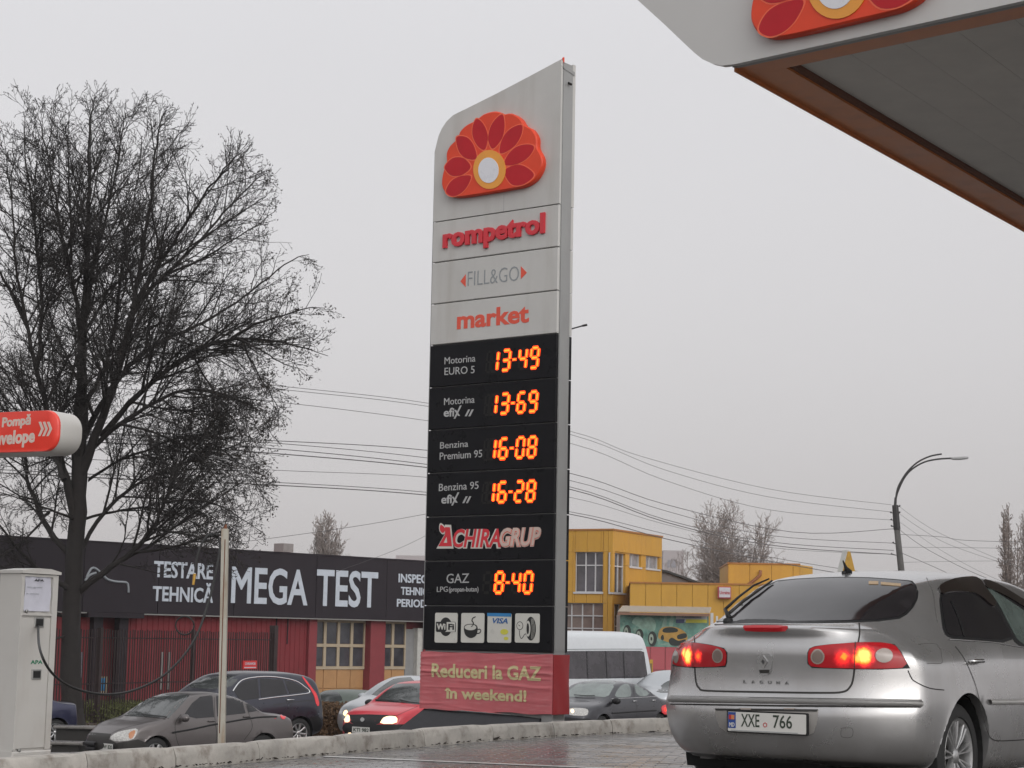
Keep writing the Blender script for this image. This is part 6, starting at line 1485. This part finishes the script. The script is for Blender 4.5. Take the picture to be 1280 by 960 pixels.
L = [([(101, 505), (103, 440), (106, 380), (109, 310), (111, 240), (112, 180), (116, 125)], .26, 0, 1, .045),
     ([(101, 440), (96, 380), (84, 320), (72, 260), (60, 200), (50, 150)], .13, 0, -2, .03),
     ([(104, 420), (114, 350), (128, 290), (142, 230), (152, 170), (158, 140)], .12, 0, 3, .03),
     ([(99, 600), (118, 545), (140, 490), (155, 430), (168, 370), (180, 310), (190, 240), (196, 180), (206, 140)], .24, 0, -2.5, .03),
     ([(152, 440), (172, 380), (200, 330), (232, 280), (262, 235), (285, 205), (302, 190)], .13, -1, -4, .025),
     ([(165, 385), (205, 345), (250, 300), (290, 255), (320, 225), (335, 215)], .10, -1.5, 1, .025),
     ([(205, 345), (250, 325), (290, 300), (325, 280), (345, 262)], .07, 0, 2, .02),
     ([(100, 560), (118, 520), (142, 480), (170, 450), (205, 425), (245, 408), (285, 385), (325, 355), (365, 325), (385, 318)], .17, 0, 3.5, .025),
     ([(128, 545), (160, 505), (200, 470), (240, 440), (285, 425), (335, 425), (380, 435), (410, 445)], .17, 0, -2, .025),
     ([(285, 425), (320, 405), (350, 395), (385, 385), (405, 385)], .07, -1.5, -3, .02),
     ([(300, 424), (330, 440), (355, 455), (380, 462)], .05, -1.5, -3, .02),
     ([(115, 560), (150, 530), (190, 505), (230, 488), (270, 490), (310, 505), (340, 530)], .14, 0, -3, .02),
     ([(98, 690), (130, 640), (165, 610), (200, 590), (240, 575), (285, 560), (325, 545)], .12, 0, 3, .02),
     ([(97, 740), (130, 715), (165, 690), (190, 660), (207, 625), (222, 590), (245, 555), (275, 520), (300, 505)], .17, 0, -2, .02),
     ([(205, 628), (235, 625), (270, 630), (305, 650), (330, 668)], .07, -1.5, -3, .015),
     ([(190, 660), (215, 665), (250, 672), (285, 690), (300, 705)], .06, -1, -3.5, .015),
     ([(150, 705), (180, 712), (205, 720)], .05, -1, -2.5, .015),
     ([(95, 660), (85, 610), (72, 560), (58, 510), (45, 460), (32, 400), (20, 330), (15, 260), (8, 190)], .22, 0, -2, .03),
     ([(80, 600), (62, 560), (35, 520), (10, 470), (-15, 420)], .13, -1, 2, .02),
     ([(45, 460), (52, 400), (48, 330), (40, 260), (32, 190), (30, 140)], .11, -1, 1.5, .025),
     ([(32, 400), (5, 350), (-25, 300), (-60, 270)], .09, -1, -3, .02),
     ([(94, 700), (60, 660), (38, 610), (28, 560), (10, 520), (-20, 480)], .17, 0, 2.5, .02),
     ([(94, 740), (60, 720), (25, 690), (-5, 650), (-40, 600)], .15, 0, -3, .02),
     ([(93, 770), (55, 765), (15, 740), (-30, 725)], .10, 0, 2, .02),
     ([(96, 650), (70, 640), (30, 625), (-20, 610)], .08, 0, -3, .02),
     ([(97, 520), (125, 470), (140, 420), (150, 350), (160, 290), (172, 220), (178, 170)], .11, 1, 4, .025),
     ([(90, 330), (88, 260), (85, 200), (86, 140)], .07, -1, -1, .02),
     ([(110, 600), (150, 575), (190, 560), (235, 545), (275, 560), (310, 590), (330, 620)], .09, 1, 3, .015),
     ([(100, 650), (140, 640), (185, 635), (225, 645), (255, 665), (275, 700)], .08, 0, 3.5, .015),
     ([(150, 530), (190, 540), (235, 560), (265, 590), (290, 630), (300, 660)], .07, -1, -4, .015),
     ([(240, 440), (255, 470), (275, 500), (300, 540), (315, 580)], .06, -1, 2, .015),
     ([(300, 424), (325, 470), (345, 505), (350, 540)], .05, -1, -2, .012),
     ([(60, 640), (35, 670), (10, 690), (-20, 700)], .07, -1, -3, .015),
     ([(118, 520), (95, 470), (75, 430), (60, 380), (58, 330)], .08, 0, 3, .02),
     ([(93, 790), (60, 800), (30, 780), (0, 770)], .06, 0, -2, .012),
     ([(207, 625), (215, 590), (220, 540), (232, 500), (250, 470)], .06, -1, 1, .015)]
for pts, r0, d0, d1, r1 in L: big.limb(LP_(pts, d0, d1), r0 * .72, r1 * .38, cfg)
print('tree faces', len(big.w.f), len(big.tw.f), len(big.tips))
def lsel(p):
    d = p - CAM; px = 640 + F * (d.x / d.y)
    return .02 if px < 230 else (.25 if px < 320 else 1)
big.finish('bare_tree', 'huge bare dark tree with a few withered leaves, left side', base, M_bark, leaves=9000, leafsel=lsel)
def broom(seed, label, px, yb_, yt, Y, hw, stems, spread, m, lv=3, name='bare_tree', rmin=.012):
    t = Tree(seed); R = t.r; s = Y / F; B_ = at(px, 800, Y); B_.z = -1.8; ztop = at(px, yt, Y).z; H_ = ztop - B_.z; zb0 = at(px, yb_, Y).z
    c_ = dict(jit=(.05, .06, .08, .1, .1), trop=(.06, .05, .03, .02, 0), dens=(2.6, 4.2, 5, 6) if spread > .6 else (4, 6, 6, 6), ratio=.5, maxl=(hw * s * 1.0, hw * s * .5, hw * s * .28, .5) if spread > .6 else (hw * s * 1.5, hw * s * .8, hw * s * .4, .5), ang=(.3, .8) if spread < .6 else (.4, 1.0), rk=.012, rmin=rmin, levels=lv)
    fork = B_.z + min(H_ * .25, 2.5)
    t.limb([B_, (B_.x, B_.y, fork), (B_.x, B_.y, fork + .5)], H_ * .016, H_ * .010, c_, start=.9)
    for i in range(stems):
        a = 2 * pi * i / stems + R.random(); o = (i / max(1, stems - 1)) ** .7 * hw * s * R.uniform(.75, 1); ht = ztop - (ztop - fork) * (o / (hw * s)) ** 2 * .35 * R.uniform(.4, 1.2)
        x, y = B_.x + cos(a) * o, B_.y + sin(a) * o
        t.limb([(B_.x, B_.y, fork * .9), (B_.x + cos(a) * o * .45, B_.y + sin(a) * o * .45, fork + (ht - fork) * .3), (B_.x + cos(a) * o * .8, B_.y + sin(a) * o * .8, fork + (ht - fork) * .65), (x, y, ht)], H_ * .0042, rmin * 1.2, c_)
    return t.finish(name, label, (B_.x, B_.y, B_.z), m)
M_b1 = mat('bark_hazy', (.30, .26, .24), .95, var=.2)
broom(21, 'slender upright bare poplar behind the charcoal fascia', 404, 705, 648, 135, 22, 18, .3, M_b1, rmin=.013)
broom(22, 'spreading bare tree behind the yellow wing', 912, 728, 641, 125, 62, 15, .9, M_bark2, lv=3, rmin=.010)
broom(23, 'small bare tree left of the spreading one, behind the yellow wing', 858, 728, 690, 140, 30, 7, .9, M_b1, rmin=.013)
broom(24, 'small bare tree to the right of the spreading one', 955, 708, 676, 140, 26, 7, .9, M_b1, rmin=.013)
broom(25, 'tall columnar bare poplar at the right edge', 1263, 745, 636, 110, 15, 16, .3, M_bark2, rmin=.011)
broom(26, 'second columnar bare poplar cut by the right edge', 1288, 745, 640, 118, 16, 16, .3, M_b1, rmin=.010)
broom(27, 'low bushy bare tree seen beside the tall yellow block', 838, 728, 700, 150, 14, 6, .9, M_b1, rmin=.013)
# ---------------------------------------------------------------- verge, hedge, litter, grass
def tufts(name, label, cat, pts, n, hmax, m, rad, seed, kind=None, up_=1.0):
    R = random.Random(seed); mb = MB()
    for _ in range(n):
        k = R.random() * (len(pts) - 1); i = int(k); p = Vector(pts[i]).lerp(Vector(pts[i + 1]), k - i)
        x, y = p.x + R.gauss(0, rad), p.y + R.gauss(0, rad); z = p.z + R.random() ** 1.2 * hmax; s = R.uniform(.02, .05)
        a = Vector((R.gauss(0, 1), R.gauss(0, 1), R.gauss(0, up_))).normalized(); b = a.cross(Vector((R.gauss(0, 1), R.gauss(0, 1), R.gauss(0, 1)))).normalized(); c = Vector((x, y, z))
        mb.add([c - a * s, c + b * s * .6, c + a * s, c - b * s * .6], [(0, 1, 2, 3)])
    return mb.build(name, m, None, kind=kind, label=label if not kind else None, cat=cat if not kind else None)
M_dry = mat('dry_leaves', (.13, .075, .04), .9, var=.5, scale=3); M_grass = mat('winter_grass', (.10, .11, .04), .9, var=.4, scale=2)
def gp(px, Y, z=-1.75): q = at(px, 800, Y); return (q.x, q.y, z)
tufts('dry_hedge', 'brown dry leafy hedge between the dark SUV and the red sedan', 'hedge', [gp(396, 49), gp(428, 49.5)], 9500, .98, M_dry, .28, 31)
tufts('leaf_litter', '', '', [gp(70, 47.5, -1.74), gp(200, 52, -1.74), gp(330, 57, -1.7), gp(440, 50, -1.7)], 14000, .10, M_dry, .9, 32, 'stuff')
tufts('winter_grass', '', '', [gp(95, 58), gp(200, 60)], 12000, .55, M_grass, .9, 33, 'stuff', 3)
mb = MB(); a, b = gp(20, 46), gp(460, 58)
mb.add([(a[0] - 4, a[1] - .5, -1.9), (b[0] + 0, b[1] - 7, -1.74), (b[0] + 2, b[1] + 8, -1.70), (a[0] - 6, a[1] + 14, -1.76)], [(0, 1, 2, 3)]); mb.build('dirt_verge', M_earth, kind='structure')
# road kerb of the street and the concrete slabs by the cabinet
skp = link('street_kerb', None, kind='structure')
for i in range(26):
    t = i / 25; p = Vector(gp(-60, 43.2, 0)).lerp(Vector(gp(470, 51.0, 0)), t); z = zg(p.x)
    mb = MB(); mb.bbox(-.26, .26, 0, .15, -.1, .13, .015); o = mb.build('kerb_stone', M_slab if i % 3 else M_kerb, skp); o.location = (p.x, p.y, z); o.rotation_euler = (0, 0, .55)
for (x0, x1, yy, Y, l) in ((66, 121, 907, 44.5, 'grey concrete ledge under the bare tree, right of the white cabinet'), (60, 104, 927, 42.2, 'lower concrete ledge in front of the bare tree, right of the white cabinet')):
    A = at(x0, yy, Y); B_ = at(x1, yy, Y); q = thing('concrete_ledge', l, 'ledge', A, -.12); mb = MB(); mb.bbox(0, (B_ - A).length, 0, .5, -.07, .0, .02); mb.build('slab', M_slab, q)
    mb = MB(); mb.box(.05, (B_ - A).length - .1, .1, .5, zg(A.x) - A.z, -.07); mb.build('shadowed_support', M_gap, q)  # set-back support coloured black as the shadowed gap under the slab
# ---------------------------------------------------------------- lamp post and cables
PB = at(1127, 720, 90); pbz = -1.5; PBx = Vector((PB.x + .55, PB.y, pbz)); lpst = thing('street_lamp', 'leaning concrete lamp pole with two curved arms and one lamp head', 'street lamp', PBx)
M_conc = mat('pole_concrete', (.10, .095, .09), .8, var=.2, scale=3); M_dkp = mat('pole_dark', (.03, .028, .028), .6)
def lp(px, py, Y=90): return at(px, py, Y) - PBx
mb = MB(); mb.tube([(0, 0, 0), lp(1126.5, 712), lp(1121, 660)], [.20, .155, .14], 10); mb.build('shaft', M_conc, lpst, smooth=True)
mb = MB(); mb.tube([lp(1121.3, 662), lp(1119, 631.5)], [.17, .15], 8); mb.tube([lp(1119, 632), lp(1119.6, 622)], [.07, .06], 8); mb.build('cable_collar', M_dkp, lpst)
for pts, nm in (([(1119.6, 624), (1121.5, 613), (1125, 604), (1134, 590), (1146.7, 578), (1162, 570.5), (1177, 567.5)], 'arm'), ([(1119.8, 624), (1122.5, 614), (1130, 598), (1140, 586.5), (1155, 577.8), (1171.7, 574), (1190, 572.8)], 'arm')):
    mb = MB(); mb.tube([lp(*p) for p in cat_(pts, 4)], .045, 6); mb.build(nm, M_dkp, lpst, smooth=True)
mb = MB(); mb.tube([lp(1188, 573), lp(1192, 573.2), lp(1200, 572.9), lp(1209, 572.2), lp(1210.5, 572)], [.04, .07, .085, .07, .03], 10); mb.build('lamp_head', mat('lamp_grey', (.3, .3, .3), .5), lpst, smooth=True)
for (x, y) in ((1114, 641), (1114.5, 650), (1125, 641), (1125, 633), (1115, 658), (1124.5, 655), (1115, 693), (1117, 679)):
    mb = MB(); mb.tube([lp(x - 1, y - 1.4), lp(x, y)], .045, 6); mb.tube([lp(x, y), lp(1120.5 if x < 1120 else 1120, y + 1)], .02, 4); mb.build('insulator', M_dkp, lpst)
M_wire = mat('cable_black', (.12, .115, .115), .7)
def wire(pts, r, Y0_, Y1_, i, label):
    C_ = cat_(pts, 6); n = len(C_); mb = MB(); mb.tube([at(x, y, Y0_ + (Y1_ - Y0_) * j / (n - 1)) for j, (x, y) in enumerate(C_)], r, 5)
    mb.build('overhead_cable', M_wire, None, smooth=True, label=label, cat='cable', group='overhead cables')
W_ = (([(-40, 444), (180, 466), (373, 485), (535, 504), (716, 540), (800, 570), (960, 611), (1114, 631)], .010), ([(-40, 448), (180, 470), (373, 489), (535, 508), (716, 544), (830, 587), (960, 621), (1114, 640)], .010),
      ([(-40, 470), (180, 488), (360, 504), (535, 526), (716, 555), (830, 600), (960, 637), (1114, 650)], .010), ([(-40, 535), (180, 545), (345, 551), (535, 563), (714, 592), (830, 630), (990, 665), (1117, 661)], .014),
      ([(-40, 530), (180, 544), (345, 554), (535, 572.5), (714, 601), (830, 638), (960, 669), (1117, 679)], .012), ([(-40, 540), (180, 551), (345, 561), (535, 580.6), (714, 609), (830, 649), (960, 677), (1117, 688)], .014),
      ([(-40, 545), (180, 556), (345, 567), (535, 584.5), (714, 612), (830, 652), (960, 681), (1117, 693)], .018), ([(-40, 566), (180, 578), (350, 588), (535, 596.7), (714, 622), (830, 655), (960, 684), (1117, 693)], .009),
      ([(-40, 585), (180, 596), (345, 603), (535, 615.5), (714, 640), (830, 667), (960, 696), (1124, 722)], .012), ([(-40, 589), (180, 600), (345, 606.5), (535, 619), (714, 643), (830, 673), (960, 701), (1124, 729)], .017))
ordn = ('topmost', 'second', 'third', 'fourth', 'fifth', 'sixth', 'seventh', 'eighth', 'ninth', 'lowest')
for i, (pts, r) in enumerate(W_): wire(pts, r * 1.0, 50, 90, i, f'{ordn[i]} black overhead cable running left from the lamp pole')
wire([(200, 690), (345, 672), (450, 657), (535, 642), (640, 622)], .008, 62, 60, 0, 'thin rising cable above the charcoal fascia roof')
wire([(420, 715), (500, 685), (560, 655)], .006, 62, 60, 0, 'faint short cable rising behind the price sign')
for i, (pts, r, lb_) in enumerate((([(1124, 633), (1150, 652), (1180, 669), (1251, 700), (1300, 716)], .009, 'upper'), ([(1124, 642), (1150, 660), (1185, 680), (1251, 703), (1300, 716)], .009, 'second'), ([(1124, 662), (1150, 681), (1180, 698), (1215, 715), (1260, 733)], .013, 'steepest'),
      ([(1124, 668), (1176, 671), (1209, 675.5), (1300, 678)], .012, 'nearly level dark'), ([(1120, 684), (1200, 684.5), (1300, 686)], .009, 'thin level'), ([(1124, 690), (1150, 701), (1175, 712), (1200, 724)], .014, 'short steep'), ([(1126, 703), (1200, 701.5), (1300, 701)], .008, 'lowest level'), ([(1124, 652), (1170, 684), (1220, 712), (1260, 730)], .008, 'third sagging'))):
    wire(pts, r * .85, 90, 84, i, f'{lb_} cable leaving the lamp pole to the right')
# bracket end showing beyond the totem's back edge
q = at(713, 411.5, 22); bo = thing('cable_bracket', 'short dark rod poking out behind the right edge of the price sign', 'bracket', q)
mb = MB(); mb.tube([Vector((-.2, 0, -.03)), Vector((0, 0, 0)), at(729, 407, 22) - q], .009, 6); mb.tube([at(728, 407.3, 22) - q, at(734, 406, 22) - q], .014, 6); mb.build('rod', M_dkp, bo)

# thin winter haze
hz = bpy.data.materials.new('haze_air'); hz.use_nodes = True; t = hz.node_tree; t.nodes.clear(); ou = t.nodes.new('ShaderNodeOutputMaterial'); pv = t.nodes.new('ShaderNodeVolumePrincipled')
pv.inputs['Color'].default_value = (.93, .91, .92, 1); pv.inputs['Density'].default_value = .0003; t.links.new(pv.outputs[0], ou.inputs['Volume'])
mb = MB(); mb.box(-450, 450, -60, 480, -3.6, 60); mb.build('haze', hz, None, kind='stuff')
